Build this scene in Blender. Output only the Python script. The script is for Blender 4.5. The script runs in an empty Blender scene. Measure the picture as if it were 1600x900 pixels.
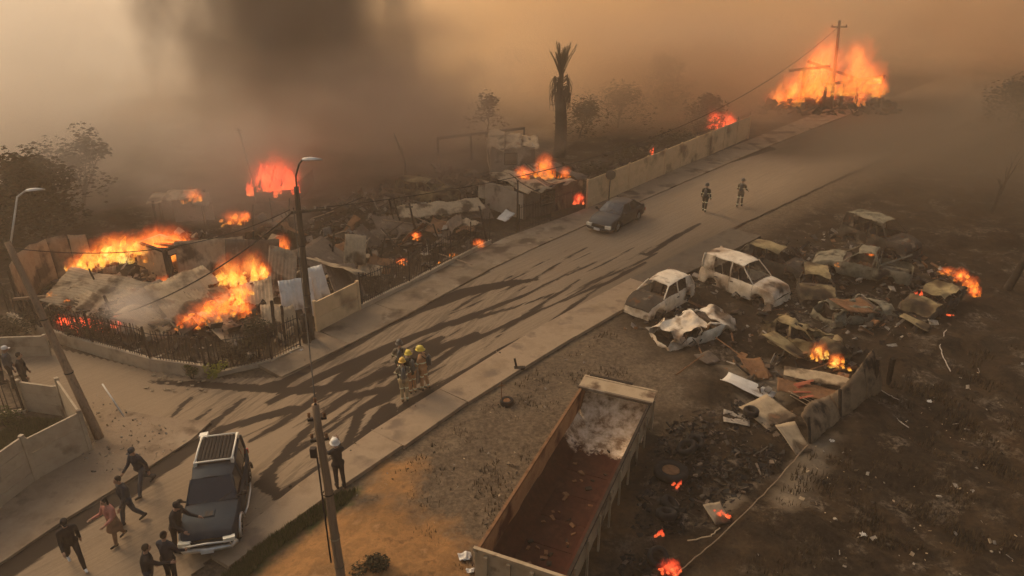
import bpy, bmesh, math, random
import numpy as np
from mathutils import Vector, Matrix, noise as mnoise
R = math.radians
sc = bpy.context.scene
COL = sc.collection
random.seed(7)
rnd = random.uniform

# ------------------------------------------------------------------ camera, world, sun, exposure
F = 1150.0; TH = R(25); H = 15.5            # focal length in photo pixels, pitch, drone height
def P(px, py, z=0.0):
    """photo pixel -> point on the horizontal plane at height z"""
    u = (px-800)/F; v = (py-450)/F
    d = (u, math.cos(TH)-v*math.sin(TH), -math.sin(TH)-v*math.cos(TH))
    t = (z-H)/d[2]
    return Vector((d[0]*t, d[1]*t, z))
def zat(py, y):
    """height at which ground distance y shows at photo row py"""
    v = (py-450)/F
    return H + y*(-math.sin(TH)-v*math.cos(TH))/(math.cos(TH)-v*math.sin(TH))

cam = bpy.data.cameras.new('camera'); co = bpy.data.objects.new('camera', cam); COL.objects.link(co)
co.location = (0, 0, H); co.rotation_euler = (R(65), 0, 0)
cam.sensor_width = 36; cam.lens = 36*F/1600; cam.clip_end = 3000; sc.camera = co
w = bpy.data.worlds.new('World'); sc.world = w; w.use_nodes = True
wt = w.node_tree; bg = wt.nodes['Background']
sk = wt.nodes.new('ShaderNodeTexSky'); sk.sky_type = 'NISHITA'; sk.sun_disc = False
SE, SA = R(32), R(-50)
sk.sun_elevation = SE; sk.sun_rotation = SA; sk.dust_density = 10; sk.air_density = 1.6; sk.ozone_density = 0.5
wt.links.new(sk.outputs[0], bg.inputs[0]); bg.inputs[1].default_value = 0.12
sun = bpy.data.lights.new('sun', 'SUN'); sun.energy = 1.5; sun.angle = R(25); sun.color = (1, .73, .50)
so = bpy.data.objects.new('sun', sun); COL.objects.link(so)
so.rotation_euler = Vector((math.sin(SA)*math.cos(SE), math.cos(SA)*math.cos(SE), math.sin(SE))).to_track_quat('Z', 'Y').to_euler()
vs = sc.view_settings; vs.view_transform = 'Standard'; vs.look = 'None'; vs.exposure = 0.25; vs.gamma = 1
cy = sc.cycles
cy.use_denoising = True; cy.volume_step_rate = 1.0; cy.volume_max_steps = 96; cy.volume_bounces = 6
cy.max_bounces = 9; cy.diffuse_bounces = 2; cy.transparent_max_bounces = 24
cy.use_adaptive_sampling = True; cy.adaptive_threshold = .04

# ------------------------------------------------------------------ materials
MATS = {}
def new_mat(name):
    m = bpy.data.materials.new(name); m.use_nodes = True
    m.node_tree.nodes['Principled BSDF'].inputs['Specular IOR Level'].default_value = .06
    return m, m.node_tree, m.node_tree.nodes['Principled BSDF']
def nd(nt, typ, **kw):
    n = nt.nodes.new(typ)
    for k, v in kw.items():
        setattr(n, k, v)
    return n
def M(name, cols, scale=3.0, rough=.9, bump=.3, metal=0.0, detail=6.0, spots=None, stretch=None, bscale=None, coords='Object'):
    """procedural material: noise ramp through cols, optional spots (colour, threshold, scale), fine relief"""
    if name in MATS: return MATS[name]
    m, nt, b = new_mat(name); L = nt.links
    tc = nd(nt, 'ShaderNodeTexCoord'); src = tc.outputs[coords]
    if stretch:
        mp = nd(nt, 'ShaderNodeMapping'); mp.inputs['Scale'].default_value = stretch; L.new(src, mp.inputs['Vector']); src = mp.outputs[0]
    n = nd(nt, 'ShaderNodeTexNoise'); n.inputs['Scale'].default_value = scale; n.inputs['Detail'].default_value = detail; n.inputs['Roughness'].default_value = .65
    L.new(src, n.inputs['Vector'])
    cr = nd(nt, 'ShaderNodeValToRGB'); e = cr.color_ramp.elements
    k = len(cols)
    while len(e) < k: e.new(.5)
    for i, c in enumerate(cols):
        e[i].position = .3+.4*i/max(1, k-1); e[i].color = (*c, 1)
    L.new(n.outputs['Fac'], cr.inputs[0]); out = cr.outputs[0]
    if spots:
        for (c, th, s, *soft) in spots:
            sf = soft[0] if soft else .055
            n2 = nd(nt, 'ShaderNodeTexNoise'); n2.inputs['Scale'].default_value = s; n2.inputs['Detail'].default_value = 5; L.new(tc.outputs[coords], n2.inputs['Vector'])
            mr = nd(nt, 'ShaderNodeMapRange'); mr.inputs['From Min'].default_value = th-sf; mr.inputs['From Max'].default_value = th+sf; L.new(n2.outputs['Fac'], mr.inputs['Value'])
            mx = nd(nt, 'ShaderNodeMix', data_type='RGBA'); L.new(mr.outputs[0], mx.inputs['Factor']); L.new(out, mx.inputs['A']); mx.inputs['B'].default_value = (*c, 1); out = mx.outputs['Result']
    L.new(out, b.inputs['Base Color']); b.inputs['Roughness'].default_value = rough; b.inputs['Specular IOR Level'].default_value = .5 if rough < .6 else .08; b.inputs['Metallic'].default_value = metal
    if bump:
        nb = nd(nt, 'ShaderNodeTexNoise'); nb.inputs['Scale'].default_value = bscale or scale*5; nb.inputs['Detail'].default_value = 4; L.new(tc.outputs[coords], nb.inputs['Vector'])
        bp = nd(nt, 'ShaderNodeBump'); bp.inputs['Strength'].default_value = bump; bp.inputs['Distance'].default_value = .03; L.new(nb.outputs['Fac'], bp.inputs['Height']); L.new(bp.outputs[0], b.inputs['Normal'])
    MATS[name] = m
    return m
def vol_mat(name, color, dens, aniso=.3, noise=None, step=1.0, fall=1.6, off=.55, amp=1.8, stretch=(1, 1, 1), det=3):
    m, nt, b = new_mat(name); nt.nodes.remove(b); L = nt.links; out = nt.nodes['Material Output']; m.cycles.volume_step_rate = step
    pv = nd(nt, 'ShaderNodeVolumePrincipled')
    pv.inputs['Color'].default_value = (*color, 1); pv.inputs['Density'].default_value = dens; pv.inputs['Anisotropy'].default_value = aniso
    L.new(pv.outputs[0], out.inputs['Volume'])
    if noise:
        tc = nd(nt, 'ShaderNodeTexCoord'); mp = nd(nt, 'ShaderNodeMapping'); mp.inputs['Scale'].default_value = stretch; mp.inputs['Location'].default_value = (rnd(0, 9), rnd(0, 9), 0)
        n = nd(nt, 'ShaderNodeTexNoise'); n.inputs['Scale'].default_value = noise; n.inputs['Detail'].default_value = det; n.inputs['Roughness'].default_value = .6
        L.new(tc.outputs['Object'], mp.inputs[0]); L.new(mp.outputs[0], n.inputs['Vector'])
        gr = nd(nt, 'ShaderNodeVectorMath', operation='LENGTH'); L.new(tc.outputs['Object'], gr.inputs[0])
        m1 = nd(nt, 'ShaderNodeMath', operation='MULTIPLY_ADD'); m1.inputs[1].default_value = -fall; m1.inputs[2].default_value = off; L.new(gr.outputs['Value'], m1.inputs[0])
        m2 = nd(nt, 'ShaderNodeMath', operation='MULTIPLY_ADD'); m2.inputs[1].default_value = amp; L.new(n.outputs['Fac'], m2.inputs[0]); L.new(m1.outputs[0], m2.inputs[2])
        cl = nd(nt, 'ShaderNodeClamp'); L.new(m2.outputs[0], cl.inputs[0])
        m3 = nd(nt, 'ShaderNodeMath', operation='MULTIPLY'); m3.inputs[1].default_value = dens; L.new(cl.outputs[0], m3.inputs[0]); L.new(m3.outputs[0], pv.inputs['Density'])
    return m

# ------------------------------------------------------------------ mesh helpers
class MB:
    """collects simple shapes into one mesh; each shape carries a material slot"""
    def __init__(s): s.v = []; s.f = []; s.mi = []; s.sm = []
    def add(s, vs_, fs, mi=0, smooth=False, mat=None):
        o = len(s.v)
        s.v += [tuple(mat @ Vector(p)) if mat else tuple(p) for p in vs_]
        for f in fs: s.f.append(tuple(i+o for i in f)); s.mi.append(mi); s.sm.append(smooth)
        return s
    def box(s, c, size, rot=None, mi=0, mat=None, taper=1.0, jit=0.0):
        a, b, d = size[0]/2, size[1]/2, size[2]/2
        pts = []
        for z in (-d, d):
            k = taper if z > 0 else 1.0
            for (x, y) in ((-a, -b), (a, -b), (a, b), (-a, b)):
                p = Vector((x*k+rnd(-jit, jit), y*k+rnd(-jit, jit), z+rnd(-jit, jit)))
                if rot is not None: p = rot @ p
                pts.append(p+Vector(c))
        return s.add(pts, [(0, 3, 2, 1), (4, 5, 6, 7), (0, 1, 5, 4), (1, 2, 6, 5), (2, 3, 7, 6), (3, 0, 4, 7)], mi, False, mat)
    def tube(s, pts, rad, n=8, mi=0, smooth=True, cap=True, mat=None, flat=None):
        pts = [Vector(p) for p in pts]
        if not hasattr(rad, '__len__'): rad = [rad]*len(pts)
        vs_ = []; fs = []
        prev = None
        for i, p in enumerate(pts):
            t = (pts[min(i+1, len(pts)-1)]-pts[max(i-1, 0)]).normalized()
            if prev is None:
                a = Vector((0, 0, 1)) if abs(t.z) < .9 else Vector((0, 1, 0))
                u = t.cross(a).normalized()
            else:
                u = (prev-t*prev.dot(t)).normalized()
            prev = u; wv = t.cross(u)
            fl = flat if flat else 1.0
            for k in range(n):
                an = 2*math.pi*k/n
                vs_.append(p+(u*math.cos(an)+wv*math.sin(an)*fl)*rad[i])
        for i in range(len(pts)-1):
            for k in range(n):
                fs.append((i*n+k, i*n+(k+1) % n, (i+1)*n+(k+1) % n, (i+1)*n+k))
        if cap:
            fs.append(tuple(range(n-1, -1, -1))); fs.append(tuple((len(pts)-1)*n+k for k in range(n)))
        return s.add(vs_, fs, mi, smooth, mat)
    def beam(s, a, b, wd, hd, mi=0, up=(0, 0, 1), mat=None):
        a = Vector(a); b = Vector(b); t = (b-a).normalized(); up = Vector(up)
        if abs(t.dot(up)) > .95: up = Vector((0, 1, 0))
        u = t.cross(up).normalized()*wd/2; v = t.cross(u).normalized()*hd/2
        pts = [q+i*u+j*v for q in (a, b) for (i, j) in ((-1, -1), (1, -1), (1, 1), (-1, 1))]
        return s.add(pts, [(0, 1, 2, 3), (7, 6, 5, 4), (0, 4, 5, 1), (1, 5, 6, 2), (2, 6, 7, 3), (3, 7, 4, 0)], mi, False, mat)
    def lathe(s, prof, n=16, mi=0, mat=None, smooth=True, axis='Z'):
        """prof: list of (radius, height)"""
        vs_ = []; fs = []
        for (r, z) in prof:
            for k in range(n):
                a = 2*math.pi*k/n; x, y = r*math.cos(a), r*math.sin(a)
                vs_.append((x, y, z) if axis == 'Z' else (z, x, y) if axis == 'X' else (x, z, y))
        for i in range(len(prof)-1):
            for k in range(n):
                fs.append((i*n+k, i*n+(k+1) % n, (i+1)*n+(k+1) % n, (i+1)*n+k))
        return s.add(vs_, fs, mi, smooth, mat)
    def grid(s, fn, nu, nv, mi=0, smooth=True, mat=None, flip=False):
        vs_ = [fn(i/nu, j/nv) for j in range(nv+1) for i in range(nu+1)]
        fs = []
        for j in range(nv):
            for i in range(nu):
                a = j*(nu+1)+i; q = (a, a+1, a+nu+2, a+nu+1)
                fs.append(q[::-1] if flip else q)
        return s.add(vs_, fs, mi, smooth, mat)
    def ball(s, c, r, n=10, m=7, mi=0, mat=None):
        rr = (r, r, r) if not hasattr(r, '__len__') else r
        vs_ = []; fs = []
        for j in range(m+1):
            ph = math.pi*(.02+.96*j/m)-math.pi/2
            for k in range(n):
                a = 2*math.pi*k/n
                vs_.append((c[0]+rr[0]*math.cos(ph)*math.cos(a), c[1]+rr[1]*math.cos(ph)*math.sin(a), c[2]+rr[2]*math.sin(ph)))
        for j in range(m):
            for k in range(n): fs.append((j*n+k, j*n+(k+1) % n, (j+1)*n+(k+1) % n, (j+1)*n+k))
        fs.append(tuple(range(n-1, -1, -1))); fs.append(tuple(m*n+k for k in range(n)))
        return s.add(vs_, fs, mi, True, mat)
    def warp(s, fn):
        s.v = [tuple(fn(Vector(p))) for p in s.v]; return s
    def mesh(s, name, mats):
        me = bpy.data.meshes.new(name); me.from_pydata(s.v, [], s.f)
        for m in (mats if isinstance(mats, (list, tuple)) else [mats]): me.materials.append(m)
        me.polygons.foreach_set('material_index', s.mi); me.polygons.foreach_set('use_smooth', s.sm)
        me.update(); return me
    def build(s, name, mats, parent=None, loc=None, rot=None):
        return link(name, s.mesh(name, mats), parent, loc, rot)
def link(name, me, parent=None, loc=None, rot=None):
    o = bpy.data.objects.new(name, me); COL.objects.link(o)
    if parent: o.parent = parent
    if loc is not None: o.location = loc
    if rot is not None: o.rotation_euler = rot
    return o
def tag(o, label=None, cat=None, group=None, kind=None):
    if label: o['label'] = label
    if cat: o['category'] = cat
    if group: o['group'] = group
    if kind: o['kind'] = kind
    return o
def thing(name, label, cat, loc=(0, 0, 0), rz=0.0, group=None, rot=None):
    o = bpy.data.objects.new(name, None); COL.objects.link(o); o.location = loc
    o.rotation_euler = rot if rot else (0, 0, rz); o.empty_display_size = .2
    return tag(o, label, cat, group)
def dup(o, parent=None):
    c = o.copy(); COL.objects.link(c); c.parent = parent
    for ch in o.children: dup(ch, c)
    return c
def nz(p, s=1.0, seed=0.0):
    return mnoise.noise(Vector((p[0]*s+seed*7.3, p[1]*s+seed*3.1, p[2]*s+seed)))
def heading(dx, dy):
    """rotation about z that turns local +y to (dx, dy)"""
    return math.atan2(-dx, dy)
D = Vector((.672, .741, 0)); N = Vector((.741, -.672, 0)); ROADH = heading(.672, .741)

# ------------------------------------------------------------------ base materials
mConcrete = M('precast_concrete', [(.30, .23, .15), (.42, .33, .22), (.36, .27, .18)], 1.2, .9, .25, spots=[((.16, .11, .07), .66, .8)])
mConcreteFar = M('orange_precast_concrete', [(.50, .33, .17), (.66, .46, .25), (.56, .38, .20)], .8, .9, .25, spots=[((.26, .16, .09), .62, .5)])
mCharWood = M('charred_wood', [(.015, .012, .010), (.05, .038, .028)], 6, .9, .5)
mWood = M('weathered_wood', [(.20, .13, .08), (.33, .23, .14)], 5, .85, .35, stretch=(1, 1, .15))
mPole = M('pole_wood', [(.13, .085, .05), (.26, .17, .10), (.19, .125, .075)], 4, .85, .4, stretch=(3, 3, .2))
mPoleDark = M('dark_pole_wood', [(.05, .04, .03), (.10, .075, .05)], 4, .85, .4, stretch=(3, 3, .2))
mIron = M('dark_iron', [(.025, .022, .02), (.06, .045, .035)], 8, .6, .2, metal=.4)
mRust = M('rusty_steel', [(.10, .045, .02), (.22, .11, .05), (.14, .075, .045)], 3, .85, .3, metal=.1)
mZinc = M('sooty_zinc_sheet', [(.18, .128, .075), (.36, .27, .165), (.25, .18, .107)], 1.0, .7, .15, metal=.15, spots=[((.07, .048, .03), .55, .7), ((.18, .09, .045), .62, 1.7)])
mZincPale = M('pale_zinc_sheet', [(.45, .40, .32), (.62, .57, .48), (.52, .45, .35)], 1.0, .5, .15, metal=.2, spots=[((.18, .12, .08), .64, .9)])
mZincDark = M('burnt_zinc_sheet', [(.06, .045, .035), (.15, .11, .075), (.10, .07, .05)], 1.2, .65, .2, metal=.2, spots=[((.30, .24, .17), .66, 1.1)])
mAsh = M('ash_and_char', [(.02, .017, .014), (.075, .06, .045), (.035, .028, .022)], 3, .95, .5)
mAshPale = M('pale_ash', [(.16, .13, .10), (.34, .29, .22)], 4, .95, .4)
mPlaster = M('sooty_plaster', [(.28, .22, .16), (.40, .33, .24)], 1.0, .9, .2, spots=[((.08, .06, .045), .58, .7)])
mBlack = M('black_rubber', [(.012, .011, .010), (.03, .027, .024)], 5, .8, .3)
mWire = M('cable', [(.015, .013, .012), (.03, .025, .02)], 3, .7, 0)
mTan = M('dusty_board', [(.26, .185, .105), (.42, .31, .185), (.33, .235, .14)], 1.5, .85, .25, spots=[((.09, .06, .035), .56, .9)])
mRedDebris = M('red_burnt_debris', [(.25, .05, .03), (.35, .12, .06)], 4, .8, .3)

# ------------------------------------------------------------------ ground, road, kerbs (numpy masks in world metres)
def poly_w(px): return np.array([P(*p)[:2] for p in px])
def sd_poly(Q, poly):
    """signed distance (negative inside) of points Q to a polygon"""
    d = np.full(len(Q), 1e9); ins = np.zeros(len(Q), bool); n = len(poly)
    for i in range(n):
        a = poly[i]; b = poly[(i+1) % n]; e = b-a; wv = Q-a
        t = np.clip((wv@e)/max(1e-9, e@e), 0, 1); d = np.minimum(d, np.hypot(*(wv-t[:, None]*e).T))
        c = (a[1] > Q[:, 1]) != (b[1] > Q[:, 1])
        with np.errstate(divide='ignore', invalid='ignore'):
            xi = (b[0]-a[0])*(Q[:, 1]-a[1])/(b[1]-a[1])+a[0]
        ins ^= c & (Q[:, 0] < xi)
    return np.where(ins, -d, d)
def sd_streak(Q, st):
    """st: (px, py, width m) points; distance to the tapering band"""
    pts = np.array([P(a, b)[:2] for a, b, c in st]); wd = [c/2 for a, b, c in st]
    d = np.full(len(Q), 1e9)
    for i in range(len(pts)-1):
        a = pts[i]; e = pts[i+1]-a; wv = Q-a; t = np.clip((wv@e)/max(1e-9, e@e), 0, 1)
        d = np.minimum(d, np.hypot(*(wv-t[:, None]*e).T)-(wd[i]+(wd[i+1]-wd[i])*t))
    return d
def sd_any(Q, polys=(), streaks=()):
    d = np.full(len(Q), 1e9)
    for p in polys: d = np.minimum(d, sd_poly(Q, poly_w(p)))
    for s_ in streaks: d = np.minimum(d, sd_streak(Q, s_))
    return d
def attr(me, name, val):
    a = me.attributes.new(name, 'FLOAT', 'POINT'); a.data.foreach_set('value', np.asarray(val, dtype=np.float32))

KERB_R = [(230, 960), (330, 872), (390, 817), (470, 757), (560, 690), (703, 600), (830, 520), (980, 440), (1110, 373), (1300, 283), (1500, 195), (1640, 138)]
WALK_R = [(290, 960), (350, 897), (430, 838), (507, 783), (552, 757), (667, 672), (780, 600), (860, 552), (960, 494), (1040, 446), (1160, 385), (1340, 298), (1530, 212), (1660, 158)]
KERB_L = [(-90, 950), (0, 885), (100, 817), (200, 755), (300, 690), (340, 655)]
KERB_L2 = [(440, 592), (560, 533), (650, 487), (760, 425), (850, 382), (930, 347), (1050, 294), (1180, 238), (1420, 142)]
PROP_L2 = [(1400, 128), (1180, 216), (1050, 268), (915, 328), (812, 365), (765, 383), (562, 487), (497, 520), (440, 556), (385, 578)]
ROAD = [(-150, 950), (-50, 885), (60, 817), (165, 750), (255, 692)] + [(215, 690), (135, 660), (40, 590), (-60, 560), (-60, 535), (100, 548), (240, 582), (330, 592), (440, 592)] + KERB_L2[1:] + [(1500, 112)] + KERB_R[::-1]
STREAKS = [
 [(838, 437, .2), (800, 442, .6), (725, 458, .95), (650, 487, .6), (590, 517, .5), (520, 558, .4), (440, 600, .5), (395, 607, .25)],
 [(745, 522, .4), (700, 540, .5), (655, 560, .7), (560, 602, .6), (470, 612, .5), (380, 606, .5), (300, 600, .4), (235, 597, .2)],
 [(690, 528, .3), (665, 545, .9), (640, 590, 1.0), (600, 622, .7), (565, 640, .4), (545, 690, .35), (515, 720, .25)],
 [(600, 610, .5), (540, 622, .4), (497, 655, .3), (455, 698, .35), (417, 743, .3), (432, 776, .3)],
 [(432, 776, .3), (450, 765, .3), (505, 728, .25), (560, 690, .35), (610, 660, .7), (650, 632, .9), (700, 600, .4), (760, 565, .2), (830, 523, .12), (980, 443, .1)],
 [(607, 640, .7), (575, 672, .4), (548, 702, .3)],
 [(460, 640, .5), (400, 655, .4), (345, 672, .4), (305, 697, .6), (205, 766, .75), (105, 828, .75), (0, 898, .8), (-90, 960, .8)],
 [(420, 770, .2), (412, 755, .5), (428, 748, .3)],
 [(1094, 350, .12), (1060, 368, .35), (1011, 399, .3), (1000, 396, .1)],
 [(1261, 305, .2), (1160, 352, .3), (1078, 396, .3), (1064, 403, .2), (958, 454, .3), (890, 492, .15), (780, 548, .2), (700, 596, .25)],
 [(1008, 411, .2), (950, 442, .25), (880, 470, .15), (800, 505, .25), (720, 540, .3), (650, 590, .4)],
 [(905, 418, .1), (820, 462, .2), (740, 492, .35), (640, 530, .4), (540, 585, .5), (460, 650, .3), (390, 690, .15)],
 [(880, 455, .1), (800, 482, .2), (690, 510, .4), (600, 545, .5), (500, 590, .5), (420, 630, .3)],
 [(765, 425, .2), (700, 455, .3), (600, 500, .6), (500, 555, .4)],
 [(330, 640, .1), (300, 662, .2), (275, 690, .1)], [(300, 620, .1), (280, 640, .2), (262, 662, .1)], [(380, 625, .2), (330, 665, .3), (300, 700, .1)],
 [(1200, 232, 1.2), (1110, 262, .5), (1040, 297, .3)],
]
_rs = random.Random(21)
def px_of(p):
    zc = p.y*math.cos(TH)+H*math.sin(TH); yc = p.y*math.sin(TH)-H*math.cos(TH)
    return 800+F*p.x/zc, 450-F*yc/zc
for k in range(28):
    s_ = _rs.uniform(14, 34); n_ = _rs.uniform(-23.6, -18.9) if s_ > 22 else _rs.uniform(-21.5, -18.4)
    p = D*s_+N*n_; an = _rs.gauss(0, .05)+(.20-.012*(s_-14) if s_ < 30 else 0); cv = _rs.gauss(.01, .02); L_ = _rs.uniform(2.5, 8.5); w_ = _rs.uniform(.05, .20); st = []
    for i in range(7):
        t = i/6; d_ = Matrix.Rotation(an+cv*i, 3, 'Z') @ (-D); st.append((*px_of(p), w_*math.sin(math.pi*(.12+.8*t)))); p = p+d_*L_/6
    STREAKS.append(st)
def road_mesh():
    # lattice along the road axis
    s0, s1, ds, n0, n1, dn = -4.0, 118.0, .14, -34.0, -13.5, .12
    ns = int((s1-s0)/ds); nn = int((n1-n0)/dn)
    S, NN = np.meshgrid(np.linspace(s0, s1, ns+1), np.linspace(n0, n1, nn+1), indexing='ij')
    Q = np.stack([S*D.x+NN*N.x, S*D.y+NN*N.y], -1).reshape(-1, 2)
    sd = sd_poly(Q, poly_w(ROAD))
    wet = sd_any(Q, (), STREAKS)
    damp = sd_any(Q, [[(300, 600), (480, 560), (700, 440), (840, 425), (780, 520), (700, 600), (560, 700), (430, 790), (380, 740), (480, 660), (420, 640), (300, 690), (240, 680)]])
    dust = sd_any(Q, [[(130, 560), (300, 600), (340, 650), (250, 700), (130, 640)], [(280, 720), (400, 600), (560, 640), (420, 800), (330, 880)]])
    soot = sd_any(Q, [[(960, 455), (1100, 380), (1300, 280), (1640, 130), (1640, 420), (1000, 520)], [(1180, 240), (1330, 160), (1500, 150), (1500, 240), (1250, 250)]])
    idx = np.arange((ns+1)*(nn+1)).reshape(ns+1, nn+1)
    f = np.stack([idx[:-1, :-1], idx[:-1, 1:], idx[1:, 1:], idx[1:, :-1]], -1).reshape(-1, 4)
    keep = (sd[f] < .12).all(1)
    f = f[keep][:, ::-1]
    used = np.unique(f); remap = -np.ones(len(Q), int); remap[used] = np.arange(len(used))
    Qu = Q[used]
    z = .02+.012*np.sin(Qu[:, 0]*.9)*np.sin(Qu[:, 1]*.7)
    me = bpy.data.meshes.new('road')
    me.from_pydata(np.column_stack([Qu, z]).tolist(), [], remap[f].tolist())
    for nm, a in (('wet', wet), ('damp', damp), ('dust', dust), ('soot', soot)): attr(me, nm, np.clip(a[used], -5, 5))
    return me
def mask(nt, name, lo, hi, nscale=2.0, namp=.3, stretch=None, rot=0.0, detail=6):
    """attribute distance + noise -> 0..1 (1 inside)"""
    L = nt.links
    at = nd(nt, 'ShaderNodeAttribute', attribute_name=name)
    tc = nd(nt, 'ShaderNodeTexCoord'); src = tc.outputs['Object']
    if stretch:
        mp = nd(nt, 'ShaderNodeMapping'); mp.vector_type = 'TEXTURE'; mp.inputs['Rotation'].default_value = (0, 0, rot); mp.inputs['Scale'].default_value = stretch
        L.new(src, mp.inputs['Vector']); src = mp.outputs[0]
    n = nd(nt, 'ShaderNodeTexNoise'); n.inputs['Scale'].default_value = nscale; n.inputs['Detail'].default_value = detail; n.inputs['Roughness'].default_value = .65; L.new(src, n.inputs['Vector'])
    ma = nd(nt, 'ShaderNodeMath', operation='MULTIPLY_ADD'); ma.inputs[1].default_value = namp*2; ma.inputs[2].default_value = -namp; L.new(n.outputs['Fac'], ma.inputs[0])
    ad = nd(nt, 'ShaderNodeMath', operation='ADD'); L.new(at.outputs['Fac'], ad.inputs[0]); L.new(ma.outputs[0], ad.inputs[1])
    mr = nd(nt, 'ShaderNodeMapRange'); mr.inputs['From Min'].default_value = hi; mr.inputs['From Max'].default_value = lo; L.new(ad.outputs[0], mr.inputs['Value'])
    return mr.outputs[0]
def mixc(nt, fac, a, b):
    mx = nd(nt, 'ShaderNodeMix', data_type='RGBA')
    for sock, v in ((mx.inputs['Factor'], fac), (mx.inputs['A'], a), (mx.inputs['B'], b)):
        if hasattr(v, 'is_output'): nt.links.new(v, sock)
        elif isinstance(v, tuple): sock.default_value = (*v, 1)
        else: sock.default_value = v
    return mx.outputs['Result']
def scaled(nt, fac, k):
    m = nd(nt, 'ShaderNodeMath', operation='MULTIPLY'); nt.links.new(fac, m.inputs[0])
    if hasattr(k, 'is_output'): nt.links.new(k, m.inputs[1])
    else: m.inputs[1].default_value = k
    return m.outputs[0]
def noisec(nt, scale, cols, stretch=None, rot=0, detail=8, lo=.3, hi=.7):
    tc = nd(nt, 'ShaderNodeTexCoord'); src = tc.outputs['Object']
    if stretch:
        mp = nd(nt, 'ShaderNodeMapping'); mp.vector_type = 'TEXTURE'; mp.inputs['Rotation'].default_value = (0, 0, rot); mp.inputs['Scale'].default_value = stretch
        nt.links.new(src, mp.inputs['Vector']); src = mp.outputs[0]
    n = nd(nt, 'ShaderNodeTexNoise'); n.inputs['Scale'].default_value = scale; n.inputs['Detail'].default_value = detail; n.inputs['Roughness'].default_value = .68; nt.links.new(src, n.inputs['Vector'])
    cr = nd(nt, 'ShaderNodeValToRGB'); e = cr.color_ramp.elements
    while len(e) < len(cols): e.new(.5)
    for i, c in enumerate(cols): e[i].position = lo+(hi-lo)*i/(len(cols)-1); e[i].color = (*c, 1)
    nt.links.new(n.outputs['Fac'], cr.inputs[0]); return cr.outputs[0], n.outputs['Fac']
def bumpn(nt, b, scale, strength, dist=.05, detail=6):
    tc = nd(nt, 'ShaderNodeTexCoord'); n = nd(nt, 'ShaderNodeTexNoise'); n.inputs['Scale'].default_value = scale; n.inputs['Detail'].default_value = detail; n.inputs['Roughness'].default_value = .7
    nt.links.new(tc.outputs['Object'], n.inputs['Vector']); bp = nd(nt, 'ShaderNodeBump'); bp.inputs['Strength'].default_value = strength; bp.inputs['Distance'].default_value = dist
    nt.links.new(n.outputs['Fac'], bp.inputs['Height']); nt.links.new(bp.outputs[0], b.inputs['Normal'])

ROT = math.pi/2-R(42.2)                       # x axis of streak space along the road
m, nt, b = new_mat('worn_road')
base, _ = noisec(nt, .5, [(.185, .131, .082), (.265, .193, .122), (.215, .155, .097)], (3, .8, 1), ROT)
fine, ff = noisec(nt, 9, [(.15, .108, .068), (.32, .235, .148)])
c = mixc(nt, .4, base, fine)
ts, _ = noisec(nt, 2.2, [(.12, .082, .048), (.235, .166, .10), (.34, .245, .152)], (9, .22, 1), ROT, 10)
c = mixc(nt, .38, c, ts)
c = mixc(nt, scaled(nt, mask(nt, 'dust', -.6, .8, .8, .6), .5), c, (.28, .195, .115))
_, streakf = noisec(nt, 1.1, [(0, 0, 0), (1, 1, 1)], (3, .28, 1), ROT+.3, 12)
mr = nd(nt, 'ShaderNodeMapRange'); mr.inputs['From Min'].default_value = .49; mr.inputs['From Max'].default_value = .55; nt.links.new(streakf, mr.inputs['Value'])
damp = scaled(nt, mask(nt, 'damp', -.5, .5, .7, .8, (3, 1, 1), ROT), mr.outputs[0])
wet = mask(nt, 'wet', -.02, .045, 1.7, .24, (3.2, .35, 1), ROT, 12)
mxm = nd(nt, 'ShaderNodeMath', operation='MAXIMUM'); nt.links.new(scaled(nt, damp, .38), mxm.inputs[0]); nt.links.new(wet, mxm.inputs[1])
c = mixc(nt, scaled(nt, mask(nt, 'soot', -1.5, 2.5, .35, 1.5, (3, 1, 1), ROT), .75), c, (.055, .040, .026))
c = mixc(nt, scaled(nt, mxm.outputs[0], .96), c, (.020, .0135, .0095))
nt.links.new(c, b.inputs['Base Color'])
rr = nd(nt, 'ShaderNodeMapRange'); rr.inputs['To Min'].default_value = .9; rr.inputs['To Max'].default_value = .72; nt.links.new(mxm.outputs[0], rr.inputs['Value']); nt.links.new(rr.outputs[0], b.inputs['Roughness'])
bumpn(nt, b, 14, .35, .02)
mRoad = m
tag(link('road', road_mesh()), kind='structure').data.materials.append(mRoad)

# ground sheet: fine lattice near, coarse skirt to the horizon
CHAR = [[(945, 505), (1010, 455), (1110, 395), (1320, 300), (1600, 190), (1800, 100), (2300, 300), (1800, 950), (950, 950), (985, 800), (1030, 690), (1075, 590), (1000, 530)],
        [(1000, 640), (1060, 640), (1030, 760), (960, 900), (920, 890), (980, 740)],
        [(-400, 470), (0, 500), (60, 525), (150, 548), (330, 588), (440, 560), (497, 518), (562, 485), (765, 380), (812, 362), (915, 327), (1180, 214), (1180, 190), (800, 225), (400, 265), (-500, 340)]]
ORANGE = [[(370, 950), (440, 868), (520, 815), (600, 800), (690, 835), (720, 880), (700, 950)], [(600, 730), (640, 735), (630, 765), (590, 760)], [(945, 700), (985, 690), (970, 770), (960, 840), (900, 880), (930, 790)], [(1560, 660), (1580, 700), (1640, 760), (1600, 700)]]
GRASS = [[(340, 910), (400, 858), (455, 820), (520, 778), (560, 765), (540, 790), (470, 830), (420, 868), (370, 920)], [(40, 655), (100, 660), (60, 690), (0, 710), (0, 680)]]
ASHP = [[(1225, 760), (1262, 700), (1300, 690), (1275, 740), (1240, 800), (1205, 790)], [(1130, 570), (1200, 560), (1230, 620), (1160, 650)], [(1120, 760), (1150, 770), (1135, 800)]]
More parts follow.
